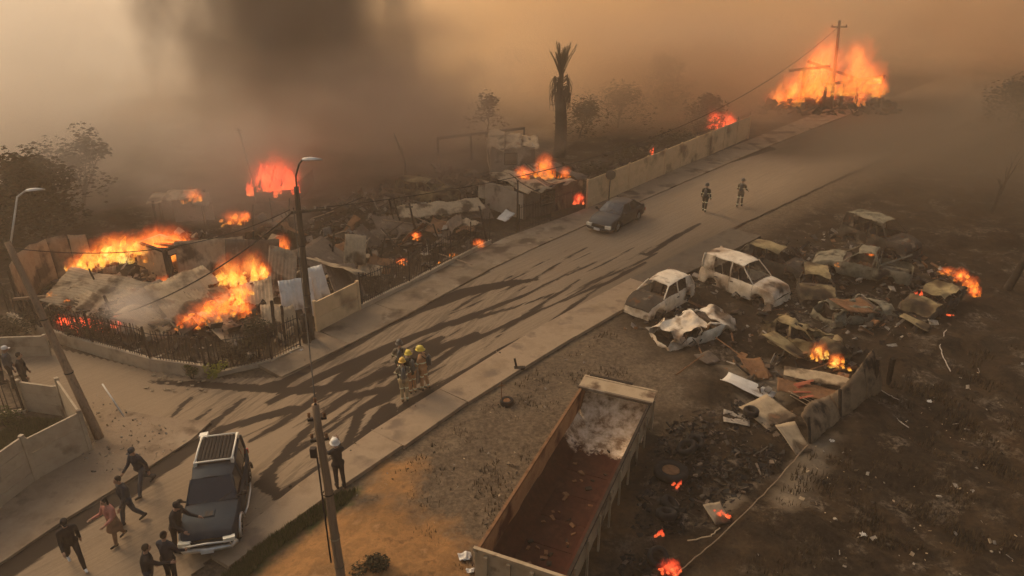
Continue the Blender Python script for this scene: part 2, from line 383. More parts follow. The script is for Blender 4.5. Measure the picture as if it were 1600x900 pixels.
def ground_mesh():
    gx = np.concatenate([np.linspace(-700, -60, 30)[:-1], np.linspace(-60, -32, 50)[:-1], np.linspace(-32, 34, 300)[:-1], np.linspace(34, 80, 80)[:-1], np.linspace(80, 700, 30)])
    gy = np.concatenate([np.linspace(-60, 9, 12)[:-1], np.linspace(9, 50, 200)[:-1], np.linspace(50, 110, 90)[:-1], np.linspace(110, 900, 40)])
    X, Y = np.meshgrid(gx, gy, indexing='xy'); Q = np.stack([X, Y], -1).reshape(-1, 2)
    road = sd_poly(Q, poly_w(ROAD)); walk = sd_poly(Q, poly_w(WALK_R+KERB_R[::-1])); walk2 = sd_poly(Q, poly_w(KERB_L2+PROP_L2))
    verge = sd_poly(Q, poly_w(VERGE))
    flat = np.minimum(np.minimum(road, walk), np.minimum(walk2, verge))
    rel = np.clip((flat-.1)/1.2, 0, 1)
    lump = np.array([mnoise.fractal(Vector((q[0]*.35, q[1]*.35, 0)), .8, 2.1, 5) if -34 < q[0] < 60 and q[1] < 90 else 0 for q in Q])
    org = sd_any(Q, ORANGE[:1]); ch = sd_any(Q, CHAR[:1])
    z = -.05+rel*(.10+.16*lump+.22*np.clip(-org/1.2, 0, 1)+.12*np.clip(-ch/3, 0, 1)*lump)
    z = np.where(flat < .1, -.05, z)
    me = bpy.data.meshes.new('ground'); nx, ny = len(gx), len(gy)
    idx = np.arange(nx*ny).reshape(ny, nx); f = np.stack([idx[:-1, :-1], idx[:-1, 1:], idx[1:, 1:], idx[1:, :-1]], -1).reshape(-1, 4)
    me.from_pydata(np.column_stack([Q, z]).tolist(), [], f.tolist())
    for nm, a in (('char', sd_any(Q, CHAR)), ('orange', sd_any(Q, ORANGE)), ('grass', sd_any(Q, GRASS)), ('ashp', sd_any(Q, ASHP)), ('walk', flat)): attr(me, nm, np.clip(a, -5, 5))
    me.polygons.foreach_set('use_smooth', [True]*len(me.polygons))
    return me
VERGE = [(-90, 950), (0, 885), (100, 817), (200, 755), (300, 690), (330, 662), (250, 655), (175, 640), (150, 690), (140, 704), (55, 752), (-10, 792), (-120, 850)]
m, nt, b = new_mat('scorched_dirt')
c, _ = noisec(nt, .6, [(.06, .043, .027), (.15, .105, .064), (.085, .06, .038), (.21, .15, .09)], lo=.34, hi=.66)
f2, _ = noisec(nt, 7, [(.035, .025, .016), (.20, .145, .09)], lo=.36, hi=.64)
c = mixc(nt, .5, c, f2)
oc, _ = noisec(nt, 1.6, [(.14, .075, .032), (.33, .165, .06), (.23, .12, .046), (.37, .20, .085)], lo=.3, hi=.7)
c = mixc(nt, mask(nt, 'orange', -.1, .8, 1.2, 1.3, None, 0, 12), c, oc)
cc, _ = noisec(nt, .8, [(.010, .0075, .005), (.034, .023, .013), (.016, .012, .0075), (.10, .066, .036)], detail=12, lo=.40, hi=.62)
c2, _ = noisec(nt, 5, [(.006, .0045, .003), (.085, .06, .036)], detail=12, lo=.43, hi=.64)
cc = mixc(nt, .5, cc, c2)
c3, _ = noisec(nt, .35, [(.012, .009, .006), (.03, .02, .012), (.13, .075, .035), (.03, .022, .014)], detail=12, lo=.42, hi=.60)
cc = mixc(nt, .35, cc, c3)
cc = mixc(nt, .48, cc, (.006, .0045, .003))
_, af = noisec(nt, .55, [(0, 0, 0), (1, 1, 1)], detail=12)
mr2 = nd(nt, 'ShaderNodeMapRange'); mr2.inputs['From Min'].default_value = .53; mr2.inputs['From Max'].default_value = .60; nt.links.new(af, mr2.inputs['Value'])
ac, _ = noisec(nt, 6, [(.015, .011, .008), (.17, .13, .088)], detail=10, lo=.42, hi=.62)
cc = mixc(nt, scaled(nt, mr2.outputs[0], .8), cc, ac)
c = mixc(nt, scaled(nt, mask(nt, 'char', -1.2, 1.0, .5, 1.6), .95), c, cc)
gc, _ = noisec(nt, 4, [(.035, .04, .015), (.09, .10, .03), (.06, .06, .025)])
c = mixc(nt, mask(nt, 'grass', -.1, .25, 2.5, .5), c, gc)
pa, _ = noisec(nt, 3, [(.10, .075, .05), (.30, .23, .15)])
c = mixc(nt, scaled(nt, mask(nt, 'ashp', -.2, .4, 1.5, .9), .8), c, pa)
nt.links.new(c, b.inputs['Base Color']); b.inputs['Roughness'].default_value = .95; bumpn(nt, b, 5, .7, .12, 9)
mGround = m
tag(link('ground', ground_mesh()), kind='structure').data.materials.append(mGround)

# raised pavements: slabs between two traced edges, each slab its own piece
def resample(px, step):
    pts = [P(*p) for p in px]; out = [pts[0]]; acc = 0
    for a, b2 in zip(pts, pts[1:]):
        L_ = (b2-a).length; t = step-acc
        while t <= L_: out.append(a+(b2-a)*(t/L_)); t += step
        acc = L_-(t-step)
    out.append(pts[-1]); return out
def nearest_on(px, q):
    best = None
    pts = [P(*p) for p in px]
    for a, b2 in zip(pts, pts[1:]):
        e = b2-a; t = max(0, min(1, (q-a).dot(e)/e.dot(e))); r = a+e*t
        if best is None or (r-q).length < (best-q).length: best = r
    return best
def tang(pts, i):
    return (pts[min(i+2, len(pts)-1)]-pts[max(i-2, 0)]).normalized()
def across(px, q, t):
    """where the line through q square to t meets the other edge"""
    best = None; nn = Vector((t.y, -t.x, 0)); pts = [P(*p) for p in px]
    for a, b2 in zip(pts, pts[1:]):
        e = b2-a; den = e.dot(t)
        if abs(den) < 1e-6: continue
        u = (q-a).dot(t)/den
        if -.02 <= u <= 1.02:
            r = a+e*u
            if best is None or (r-q).length < (best-q).length: best = r
    return best if best is not None and (best-q).length < 5 else nearest_on(px, q)
mWalk = M('dusty_pavement', [(.22, .152, .09), (.31, .22, .135), (.26, .185, .112)], .7, .9, .25, bscale=12, spots=[((.17, .12, .08), .63, .9)])
mWalkSoot = M('sooty_pavement', [(.06, .047, .034), (.13, .10, .068), (.09, .07, .05)], .7, .95, .3, bscale=12)
mWalkDirt = M('dirt_covered_pavement', [(.17, .12, .073), (.27, .195, .12), (.21, .15, .092)], .5, .92, .4, bscale=9, spots=[((.11, .075, .047), .58, .55), ((.33, .25, .16), .64, .8)])
def pavement(name, inner, outer, step, z, smax, soot_from=1e9, mat=None):
    root = thing(name, None, None); root['kind'] = 'structure'
    pts = resample(inner, step)[:smax]
    for i, (a, b2) in enumerate(zip(pts, pts[1:])):
        a2, b3 = across(outer, a, tang(pts, i)), across(outer, b2, tang(pts, i+1))
        e = (b2-a).normalized()*.006
        dz = z+rnd(-.004, .004)
        jj = lambda p_: p_+Vector((rnd(-.05, .05), rnd(-.05, .05), 0))
        q = [a+e, b2-e, jj(b3-e), jj(a2+e)]
        mb = MB(); n_ = len(q)
        mb.add([(p.x, p.y, -.06) for p in q]+[(p.x, p.y, dz) for p in q], [(0, 3, 2, 1), (4, 5, 6, 7), (0, 1, 5, 4), (1, 2, 6, 5), (2, 3, 7, 6), (3, 0, 4, 7)])
        mb.build('slab', mWalkSoot if i*step > soot_from else (mat or mWalk), root)
pavement('sidewalk_right', KERB_R[1:], WALK_R[1:], 3.4, .10, 11, 21)
pavement('sidewalk_left', KERB_L2, PROP_L2[::-1], 3.4, .09, 24, mat=mWalkDirt)
mb = MB(); vp = [P(*p) for p in VERGE]; nv = len(vp)
mb.add([(p.x, p.y, -.06) for p in vp]+[(p.x, p.y, .10) for p in vp], [tuple(range(nv, 2*nv))]+[(i, (i+1) % nv, nv+(i+1) % nv, nv+i) for i in range(nv)])
mVerge = M('brown_verge_dirt', [(.17, .115, .07), (.26, .185, .115), (.21, .145, .09)], .8, .95, .5, bscale=8, spots=[((.30, .22, .14), .6, .6), ((.12, .08, .05), .64, 1.1)])
tag(mb.build('verge', mVerge), kind='structure')

# ------------------------------------------------------------------ walls and fences
def precast_wall(name, label, pts, h, rows, mat, bay=2.0, thick=.07, lean=.0, group=None):
    """concrete posts with stacked planks between them"""
    root = thing(name, label, 'wall', pts[0], group=group); o = Vector(pts[0])
    hs = h if hasattr(h, '__len__') else [h]*(len(pts)-1)
    for (a, b2, hh) in zip(pts, pts[1:], hs):
        a = Vector(a)-o; b2 = Vector(b2)-o; L_ = (b2-a).length; n = max(1, round(L_/bay)); e = (b2-a)/n; t = e.normalized(); rot = Matrix.Rotation(math.atan2(t.y, t.x), 3, 'Z')
        for i in range(n):
            c0 = a+e*i
            MB().box(c0+Vector((0, 0, hh/2+.02)), (.13, .13, hh+.10), rot).build('post', mat, root)
            ph = hh/rows
            for r in range(rows):
                cc_ = c0+e*.5+Vector((rnd(-.006, .006), rnd(-.012, .012), ph*(r+.5)))
                tl = rot @ Matrix.Rotation(rnd(-.006, .006), 3, 'Y')
                MB().box(cc_, (e.length-.15, thick+rnd(-.008, .008), ph-.018), tl).build('plank', mat, root)
        MB().box(b2+Vector((0, 0, hh/2+.01)), (.131, .131, hh+.09), rot).build('post', mat, root)
    return root
def bar_fence(name, label, pts, base, top, mat=None, gap=.13, post=2.2, lean=0.08, cat='fence', basemat=None, bow=0.0):
    root = thing(name, label, cat, pts[0]); o = Vector(pts[0]); mat = mat or mIron
    bars = MB()
    for k, (a, b2) in enumerate(zip(pts, pts[1:])):
        a = Vector(a)-o; b2 = Vector(b2)-o; L_ = (b2-a).length; t = (b2-a).normalized(); rot = Matrix.Rotation(math.atan2(t.y, t.x), 3, 'Z'); nrm = Vector((-t.y, t.x, 0))
        if base > .05:
            MB().box((a+b2)/2+Vector((0, 0, base/2-.03)), (L_+.16+.004*k, .17, base+.06), rot, jit=.015).build('plinth', basemat or mConcrete, root)
        n = int(L_/gap)
        for i in range(n):
            p = a+t*(i+.5)*gap; ln = nrm*(lean*(mnoise.noise(p*.6)+.3*rnd(-1, 1)))
            if rnd(0, 1) < .05: continue
            tp = top*(1+.03*rnd(-1, 1)-bow*abs(mnoise.noise(p*.35)))
            bars.beam(p+Vector((0, 0, base)), p+ln+t*rnd(-.02, .02)+Vector((0, 0, tp)), .022, .022)
        np_ = max(1, round(L_/post))
        for i in range(np_+1):
            p = a+t*L_*i/np_; ln = nrm*lean*mnoise.noise(p*.6)
            MB().beam(p, p+ln+Vector((0, 0, top+.06)), .06, .06).build('post', mat, root)
        for zz in (base+.12, top-.16):
            seg = [a+t*L_*i/8+nrm*(lean*mnoise.noise((a+t*L_*i/8)*.6))*zz/top+Vector((0, 0, zz*(1-bow*abs(mnoise.noise((a+t*L_*i/8)*.35))))) for i in range(9)]
            MB().tube(seg, .022, 4, smooth=False).build('rail', mat, root)
    bb = bars.build('bars', mat, root); bb['kind'] = 'stuff'
    return root
GZ = .10
def PV(px, py, z=0.0): return P(px, py, z)
precast_wall('precast_wall', 'tan precast concrete plank wall at the roadside turning back around a garden corner', [P(-110, 868), P(0, 797), P(57, 753)], 1.75, 4, mConcrete, 2.0)
precast_wall('precast_wall', 'taller end bay of tan concrete wall beside the leaning street light', [P(59, 752), P(142, 706), P(106, 652)], 1.62, 3, mConcrete, 2.6)
precast_wall('precast_wall', 'short detached tan concrete wall bay at the back of the garden', [P(42, 641), P(102, 650)], 1.25, 3, mConcrete, 2.6)
precast_wall('concrete_wall', 'low grey concrete wall across the side street behind the bystanders', [P(-60, 560), P(78, 556)], .95, 2, mConcrete, 2.4)
bar_fence('bar_fence', 'dark vertical bar fence behind the garden plants', [P(-70, 660), P(38, 644)], .1, 1.5)
corner_pts = [P(20, 505), P(70, 528), P(150, 552), P(240, 578), P(325, 590)]
bar_fence('bar_fence', 'bent dark iron fence on concrete plinth around the burning corner house', corner_pts, .55, 1.95, lean=.25, bow=.25)
bar_fence('bar_fence', 'dark iron fence overgrown by scorched bushes beside the middle lamp post', [P(333, 588), P(425, 566), P(470, 545)], .15, 1.7, lean=.2, bow=.2)
precast_wall('precast_wall', 'two bay orange tan wall right behind the middle lamp post', [P(497, 520), P(562, 486)], 1.5, 2, mConcreteFar, 2.0)
bar_fence('bar_fence', 'sagging iron fence along the burnt lot between wall and driveway', [P(566, 484), P(640, 447), P(705, 413), P(765, 382)], .28, 1.85, lean=.3, bow=.3)
bar_fence('bar_gate', 'dark iron gate beside the burning shed at the driveway', [P(811, 361), P(860, 345), P(913, 328)], .05, 1.6, cat='gate', post=2.6, lean=.04)
t_ = thing('gate_post', 'tall thin dark post at the driveway edge of the iron gate', 'post', P(808, 362))
MB().tube([(0, 0, 0), (.02, 0, 1.5), (.03, .02, 3.1)], [.06, .055, .05], 8).build('shaft', mIron, t_); MB().box((.03, .02, 3.13), (.16, .16, .05)).build('cap', mIron, t_)
t_ = thing('gate_post', 'short leaning post at the burnt lot end of the driveway', 'post', P(762, 384))
MB().tube([(0, 0, 0), (-.2, 0, 1.1), (-.42, .02, 2.3)], [.06, .055, .05], 8).build('shaft', mIron, t_); MB().box((-.43, .02, 2.32), (.14, .14, .04)).build('cap', mIron, t_)
far_a, far_b = P(917, 327), P(1168, 216)
precast_wall('precast_wall', 'long orange tan panel wall along the far side of the road', [far_a, far_b], 1.95, 3, mConcreteFar, 2.55, thick=.06)
# ragged wire crest on the far wall
t_ = thing('barbed_wire', 'thin wire strands on brackets along the top of the long wall', 'wire', far_a)
e_ = (far_b-far_a)
for k in range(3): MB().tube([e_*(i/30)+Vector((0, .08*k, 2.05+.07*k+.02*math.sin(i*2.1+k))) for i in range(31)], .012, 4).build('strand', mWire, t_)
for k in range(11): MB().beam(e_*(k/10)+Vector((0, .03, 1.9)), e_*(k/10)+Vector((0, .2, 2.28)), .03, .03).build('bracket', mIron, t_)

# ------------------------------------------------------------------ poles, lamps, wires
def lamp_head(parent, c, yaw, s=1.0, mat=None):
    rt = Matrix.Rotation(yaw, 3, 'Z')
    mb = MB(); prof = [(.0, .02), (.12, .05), (.5, .11), (.72, .13), (.8, .06)]
    mb.grid(lambda u, v: Vector(c)+rt @ Vector(((u*.8)*s, (v-.5)*.26*s*math.sin(math.pi*min(1, .25+u*.8)), (.10*math.sin(math.pi*v)*math.sin(math.pi*min(1, .2+u*.8)))*s)), 8, 6)
    mb.grid(lambda u, v: Vector(c)+rt @ Vector(((u*.8)*s, (v-.5)*.26*s*math.sin(math.pi*min(1, .25+u*.8)), -.05*s*math.sin(math.pi*v)-.002)), 8, 6, flip=True)
    return mb.build('lamp_head', mat or mZincPale, parent)
def utility_pole(name, label, base, tip, r0, r1, mat, cat='utility pole'):
    root = thing(name, label, cat, base); v = Vector(tip)-Vector(base)
    n = 12; mb = MB(); mb.tube([v*(i/n)+Vector((.02*nz((i, 0, 0), .4), .02*nz((0, i, 0), .4), 0)) for i in range(n+1)], [r0+(r1-r0)*i/n for i in range(n+1)], 10); mb.build('shaft', mat, root)
    return root, v
# middle lamp pole
bp_ = P(487, 532); zt = zat(292, bp_.y); tp_ = Vector((P(463, 292, zt).x, bp_.y, zt))
mid, v = utility_pole('lamp_post', 'dark wooden pole with crossarm and street lamp beside the burning corner house', bp_, tp_, .16, .10, mPoleDark, 'lamp post')
za = zat(330, bp_.y)
MB().beam((v.x*.86-.15, -.1, za), (v.x*.86+1.25, .12, za+.06), .09, .11).build('crossarm', mPoleDark, mid)
for k in range(3): MB().lathe([(0, .0), (.03, 0), (.045, .05), (.03, .07), (.05, .1), (.0, .13)], 8, mat=Matrix.Translation((v.x*.86+.25+.4*k, .03*k, za+.08))).build('insulator', mPlaster, mid)
arm = [(v.x, 0, zt-.1), (v.x+.05, -.05, zt+.45), (v.x+.25, -.1, zt+.95), (v.x+.4, -.1, zt+1.12)]
MB().tube(arm, .035, 6).build('lamp_arm', mIron, mid); lamp_head(mid, arm[-1], R(5), .95)
MB().box((v.x*.25+.02, -.2, 1.5), (.25, .12, .4)).build('meter_box', mIron, mid)
for z_ in (2.2, 4.4): MB().lathe([(.155, 0), (.155, .05)], 10, mat=Matrix.Translation((v.x*z_/zt, 0, z_))).build('strap', mIron, mid)
# a blackened post stub at its foot
t_ = thing('charred_post', 'thick charred stub at the foot of the dark lamp pole', 'post', P(480, 536)); MB().tube([(0, 0, 0), (.02, 0, .6), (0, .02, 1.35)], [.2, .18, .16], 8).build('stub', mCharWood, t_); MB().box((.05, -.16, .3), (.3, .1, .6), jit=.03).build('plate', mCharWood, t_)
# left leaning street light
bl = P(157, 688); tl_ = P(12, 378, 6.6)
left, v = utility_pole('street_light', 'leaning wooden pole with pale lamp arm beside the tan corner wall', bl, tl_, .15, .10, mPole, 'street light')
hz_ = P(36, 298, 8.1)-bl; arm = [v-Vector((0, 0, .25)), v+(hz_-v)*.4, v+(hz_-v)*.85+Vector((-.1, 0, .05)), hz_+Vector((.1, 0, 0))]
MB().tube(arm, .035, 6).build('lamp_arm', mZincPale, left); lamp_head(left, arm[-1], R(20), .7)
for k in (.35, .62): MB().lathe([(.15, 0), (.15, .05)], 10, mat=Matrix.Translation(v*k)).build('strap', mIron, left)
MB().beam(v*.72+Vector((-.7, 0, 0)), v*.72+Vector((.3, .1, .05)), .07, .09).build('crossarm', mPole, left)
t_ = thing('stay_rod', 'thin pale stay rod leaning over the side street', 'rod', P(197, 656)); e_ = P(160, 600, 1.0)-P(197, 656)
MB().tube([(0, 0, 0), e_*.5, e_], .03, 6).build('shaft', mZincPale, t_); MB().ball((0, 0, .02), .07).build('anchor', mIron, t_)
# near pole
zt = 7.4; tp_ = P(493, 632, zt); bp_ = Vector((tp_.x+.08, tp_.y, 0))
near, v = utility_pole('utility_pole', 'rough brown timber utility pole standing nearest the camera', bp_, tp_, .13, .075, mPole)
for (zz, dx) in ((7.05, .0), (6.55, .0)):
    MB().beam((v.x-.19+dx, -.02, zz), (v.x+.17, .04, zz+.02), .05, .06).build('bracket', mIron, near)
for k, (dx, zz) in enumerate(((-.2, 7.1), (.18, 7.1), (-.2, 6.6), (.17, 6.62), (0, 7.45))): MB().lathe([(0, 0), (.022, 0), (.035, .04), (.022, .06), (.035, .09), (0, .11)], 8, mat=Matrix.Translation((v.x+dx*.8, 0, zz))).build('insulator', mRust, near)
MB().box((v.x-.15, -.06, 6.3), (.12, .1, .22)).build('junction_box', mIron, near)
for z_ in (3.2, 4.0, 5.2): MB().lathe([(.118, 0), (.118, .04)], 10, mat=Matrix.Translation((v.x*z_/zt, 0, z_))).build('strap', mZinc, near)
MB().tube([(v.x*.5-.13, -.1, 3.4), (v.x*.6-.12, -.1, 4.4), (v.x*.8-.1, -.08, 6.2)], .02, 5).build('conduit', mIron, near)
near_top = bp_+v
# far pole
bp_ = P(1298, 170); zt = zat(32, bp_.y); tp_ = Vector((P(1312, 32, zt).x, bp_.y, zt))
far, v = utility_pole('utility_pole', 'dark utility pole standing in front of the large distant fire', bp_, tp_, .2, .13, mPoleDark)
MB().beam((v.x*.92-.8, 0, zt*.93), (v.x*.92+.8, 0, zt*.93), .1, .12).build('crossarm', mPoleDark, far)
for k in (-.7, .7): MB().lathe([(0, 0), (.05, 0), (.07, .08), (0, .2)], 6, mat=Matrix.Translation((v.x*.92+k, 0, zt*.93+.06))).build('insulator', mIron, far)
far_top = bp_+v
# thin poles in the burnt lots
for (px, py, pt, dx, lab) in ((652, 372, 318, -.35, 'thin leaning burnt post inside the sagging iron fence'), (399, 300, 200, -.5, 'faint thin pole beside the red glowing fireball')):
    b0 = P(px, py); hh = zat(pt, b0.y); t_ = thing('thin_pole', lab, 'pole', b0)
    MB().tube([(0, 0, 0), (dx*.5, 0, hh*.5), (dx, .03, hh)], [.07, .06, .05], 6).build('shaft', mCharWood, t_); MB().box((dx, 0, hh-.2), (.4, .06, .06)).build('bracket', mCharWood, t_)
def wire(label, a, b2, sag, r=.018, n=24, group=None):
    a = Vector(a); b2 = Vector(b2); root = thing('overhead_wire', label, 'wire', a, group=group); e = b2-a
    MB().tube([e*(i/n)-Vector((0, 0, sag*4*(i/n)*(1-i/n))) for i in range(n+1)], r, 5).build('cable', mWire, root)
    for q in (Vector(), e): MB().ball(q, r*2.2, 6, 4).build('clamp', mIron, root)
mt = Vector((P(466, 330, 5.6).x, P(487, 532).y, zat(332, P(487, 532).y)))
wire('dark cable sagging from lamp pole crossarm towards the distant pole', mt+Vector((1.0, .1, .15)), far_top-Vector((0, 0, .6)), 3.2, .022)
wire('fallen cable drooping from lamp pole over the burning roof sheets', mt, P(185, 492, .5), .5, .03)
wire('thin cable from lamp pole to the leaning street light', mt+Vector((-.1, 0, .1)), bl+(tl_-bl)*.97, .8, .016)
wire('thin cable dropping from lamp pole to the timber pole nearest the camera', mt+Vector((.1, -.1, .2)), near_top, .35, .016)
# street sign beside the far wall
t_ = thing('street_sign', 'small round dark road sign on a thin post before the long wall', 'sign', P(951, 318)); MB().tube([(0, 0, 0), (0, 0, 1.0), (.02, 0, 2.15)], .03, 6).build('post', mIron, t_)
MB().lathe([(0, -.02), (.3, -.02), (.33, 0), (.3, .02), (0, .02)], 16, axis='Y', mat=Matrix.Translation((.02, -.04, 1.95))).build('disc', mZincDark, t_)

# ------------------------------------------------------------------ vegetation
def leaf_mat(name, cols):
    m, nt, b = new_mat(name); L = nt.links
    gi = nd(nt, 'ShaderNodeNewGeometry'); cr = nd(nt, 'ShaderNodeValToRGB'); e = cr.color_ramp.elements
    while len(e) < len(cols): e.new(.5)
    for i, c in enumerate(cols): e[i].position = i/(len(cols)-1); e[i].color = (*c, 1)
    L.new(gi.outputs['Random Per Island'], cr.inputs[0]); L.new(cr.outputs[0], b.inputs['Base Color']); b.inputs['Roughness'].default_value = .8
    return m
mLeafDark = leaf_mat('scorched_leaves', [(.018, .018, .010), (.045, .042, .02), (.07, .05, .025), (.03, .03, .016)])
mLeafBrown = leaf_mat('burnt_brown_leaves', [(.03, .022, .014), (.08, .055, .03), (.05, .035, .02)])
mLeafGreen = leaf_mat('dusty_green_leaves', [(.03, .04, .012), (.075, .085, .02), (.05, .05, .02)])
mLeafYellow = leaf_mat('yellow_green_leaves', [(.16, .17, .02), (.30, .28, .03), (.22, .22, .03)])
mBark = M('charred_bark', [(.02, .016, .012), (.06, .045, .03)], 6, .9, .5)
def leaves(n, clusters, size, flat=.6):
    mb = MB()
    for _ in range(n):
        c, r = random.choice(clusters)
        d = Vector((random.gauss(0, 1), random.gauss(0, 1), random.gauss(0, 1)*flat)); d = d.normalized()*(rnd(.35, 1.0)**.6)
        p = Vector(c)+Vector((d.x*r, d.y*r, d.z*r)); s = size*rnd(.5, 1.3)
        q = Matrix.Rotation(rnd(0, 6.3), 3, 'Z') @ Matrix.Rotation(rnd(-1.2, 1.2), 3, 'X')
        mb.add([p+q @ Vector((-s*.35, 0, 0)), p+q @ Vector((0, -s*.15, s*.1)), p+q @ Vector((s*.5, 0, 0)), p+q @ Vector((0, s*.28, s*.1))], [(0, 1, 2, 3)])
    return mb
def grow(mb, p, d, L_, r, depth, tips, spread=.7, up=.25):
    n = 4; pts = [p]; q = p.copy(); dd = d.copy()
    for i in range(n):
        dd = (dd+Vector((rnd(-.2, .2), rnd(-.2, .2), rnd(-.1, .2)))).normalized(); q = q+dd*L_/n; pts.append(q.copy())
    mb.tube(pts, [r*(1-.5*i/n) for i in range(n+1)], 5 if r > .03 else 4, cap=False)
    if depth == 0: tips.append(q); return
    for k in range(random.choice((2, 3, 3))):
        nd_ = (dd+Vector((rnd(-1, 1), rnd(-1, 1), rnd(-.3, .8)))*spread+Vector((0, 0, up))).normalized()
        grow(mb, pts[random.choice((2, 3, 4))], nd_, L_*rnd(.55, .8), r*.5, depth-1, tips, spread, up)
def tree(label, loc, h, cr, leafmat=None, nleaf=1600, depth=3, cat='tree', name='tree', lsize=.32):
    root = thing(name, label, cat, loc); mb = MB(); tips = []
    grow(mb, Vector((0, 0, -.1)), Vector((rnd(-.1, .1), rnd(-.1, .1), 1)), h*.42, h*.022+.03, depth, tips, .75)
    mb.build('trunk', mBark, root)
    if leafmat:
        cl = [(t, cr*rnd(.2, .42)) for t in tips]+[((rnd(-.6, .6)*cr, rnd(-.6, .6)*cr, h*rnd(.12, .75)), cr*rnd(.3, .6)) for _ in range(20)]
        leaves(int(nleaf*2.8), cl, lsize*1.25).build('crown', leafmat, root)
    return root
def bush(label, loc, w_, h, mat, n=900, size=.16, name='bush', group=None):
    root = thing(name, label, 'bush', loc, group=group)
    cl = [((rnd(-.6, .6)*w_, rnd(-.4, .4)*w_, h*rnd(.25, .75)), min(h*.45, w_*rnd(.25, .5))) for _ in range(7)]
    mb = MB(); [grow(mb, Vector((0, 0, -.05)), Vector((rnd(-.6, .6), rnd(-.6, .6), 1)).normalized(), h*.5, .02, 1, []) for _ in range(5)]
    mb.build('stem', mBark, root); leaves(n, cl, size).build('foliage', mat, root)
    return root
# palm
bpm = P(873, 247); ph = zat(150, bpm.y); pt_ = zat(66, bpm.y)
palm = thing('palm_tree', 'tall charred palm with upright bristling crown behind the far wall', 'tree', bpm)
nr = 40; mb = MB(); mb.tube([(.12*math.sin(i*.09), 0, (ph+.3)*i/nr) for i in range(nr+1)], [(.50-.10*i/nr)*(1+.07*(i % 2)) for i in range(nr+1)], 10); mb.build('trunk', mBark, palm)
mb = MB()
for k in range(90):       # dead skirt hugging the trunk
    a = rnd(0, 6.28); z0 = rnd(ph-.1, ph+1.3); r0 = .30
    ca, sa = math.cos(a), math.sin(a)
    mb.tube([(r0*ca*.5, r0*sa*.5, z0), (.62*ca, .62*sa, z0+rnd(.1, .35)), (rnd(.65, .95)*ca, rnd(.65, .95)*sa, z0+rnd(-.5, .1)), (rnd(.6, .85)*ca, rnd(.6, .85)*sa, z0+rnd(-1.3, -.7))], [.06, .07, .05, .02], 4, smooth=False, flat=.3)
mb.build('dead_skirt', mLeafBrown, palm)
mb = MB()
for k in range(46):
    a = rnd(0, 6.28); ca, sa = math.cos(a), math.sin(a); L_ = rnd(1.8, 3.0); out = rnd(.1, .75); z0 = ph+rnd(.9, 1.5)
    pts = [Vector((ca*out*L_*t**1.3*.55, sa*out*L_*t**1.3*.55, z0+L_*t*(1-.25*out*t))) for t in (0, .25, .5, .75, 1)]
    mb.tube(pts, [.05, .04, .03, .02, .008], 4, smooth=False)
    for i in range(14):
        t = .25+.75*i/14; j = min(3, int(t*4)); p = pts[j]+(pts[j+1]-pts[j])*(t*4-j); dv = (pts[4]-pts[0]).normalized(); sd_ = dv.cross(Vector((ca, sa, .2))).normalized()
        for s_ in (-1, 1):
            q = p+(dv*.35+sd_*s_*.22)*rnd(.5, 1.0); wv = Vector((ca, sa, 0))*.02; mb.add([p-wv, p+wv, q], [(0, 1, 2)])
mb.build('fronds', mLeafDark, palm)
for (px, py, h, cr, mt_, n_, lab) in (
    (75, 372, 5.2, 2.6, mLeafDark, 2600, 'dark scorched tree rising behind the curved metal fence'),
    (8, 392, 4.0, 2.4, mLeafDark, 2000, 'dark scorched tree at the picture edge behind the leaning street light'),
    (130, 330, 5.5, 2.4, mLeafDark, 600, 'hazy tree standing deeper in smoke behind the curved fence'),
    (905, 215, 3.6, 2.6, mLeafDark, 500, 'dark hazy tree just to the right of the palm'),
    (965, 200, 4.2, 3.2, mLeafDark, 600, 'broad dark tree behind the long wall'),
    (1040, 180, 5.5, 3.2, mLeafDark, 900, 'smoke veiled tree behind the middle of the long wall'),
    (1100, 200, 3.2, 2.0, mLeafDark, 1200, 'low dark tree near the far end of the long wall'),
    (760, 215, 3.5, 2.0, mLeafBrown, 250, 'thin smoke veiled tree behind the steel frame'),
    (1590, 190, 4.5, 3.0, mLeafDark, 1500, 'dim dark tree in smoke at the upper right edge')):
    tree(lab, P(px, py), h, cr, mt_, n_)
for (px, py, h, lab, dp) in ((634, 275, 5.0, 'bare forked trunk standing in smoke beyond the burnt lot', 1), (1572, 452, 8.5, 'bare burnt tree at the right edge beyond the wrecks', 5), (1550, 330, 4.5, 'bare thin burnt tree further back at the right edge', 3), (1640, 470, 8.5, 'bare burnt tree reaching in from the right edge', 4)):
    tree(lab, P(px, py), h, 1, None, 0, dp, name='bare_tree')
bush('bright yellow green bush in front of the iron fence', P(335, 588), .55, .6, mLeafYellow, 700, .12)
bush('large scorched bush leaning on the fence by the lamp pole', P(405, 560), 1.1, 1.9, mLeafDark, 2600, .16)
bush('brown scorched bush between yellow bush and lamp pole', P(365, 572), .8, 1.3, mLeafBrown, 1500, .15)
bush('sparse green bush drooping over the concrete plinth', P(300, 592), .35, .9, mLeafGreen, 400, .12)
bush('dark scrub behind the iron fence plinth at the corner', P(150, 535), 1.4, 1.4, mLeafDark, 1800, .16)
bush('dark scrub by the foot of the curved metal fence', P(70, 515), 1.5, 1.2, mLeafDark, 1500, .16)
bush('dark scrub under the leaning street light', P(20, 532), 1.3, 1.2, mLeafDark, 1200, .16)
bush('green garden shrub behind the tan roadside wall', P(12, 668), .6, .8, mLeafGreen, 900, .13)
bush('low pale garden shrub against the tan wall', P(32, 712), .5, .5, mLeafGreen, 500, .1)
bush('dark green bush at the foot of the nearest pole', P(580, 895), .55, .6, mLeafDark, 1300, .12)
bush('low dark bush inside the iron gate', P(720, 372), .7, .9, mLeafDark, 700, .15)
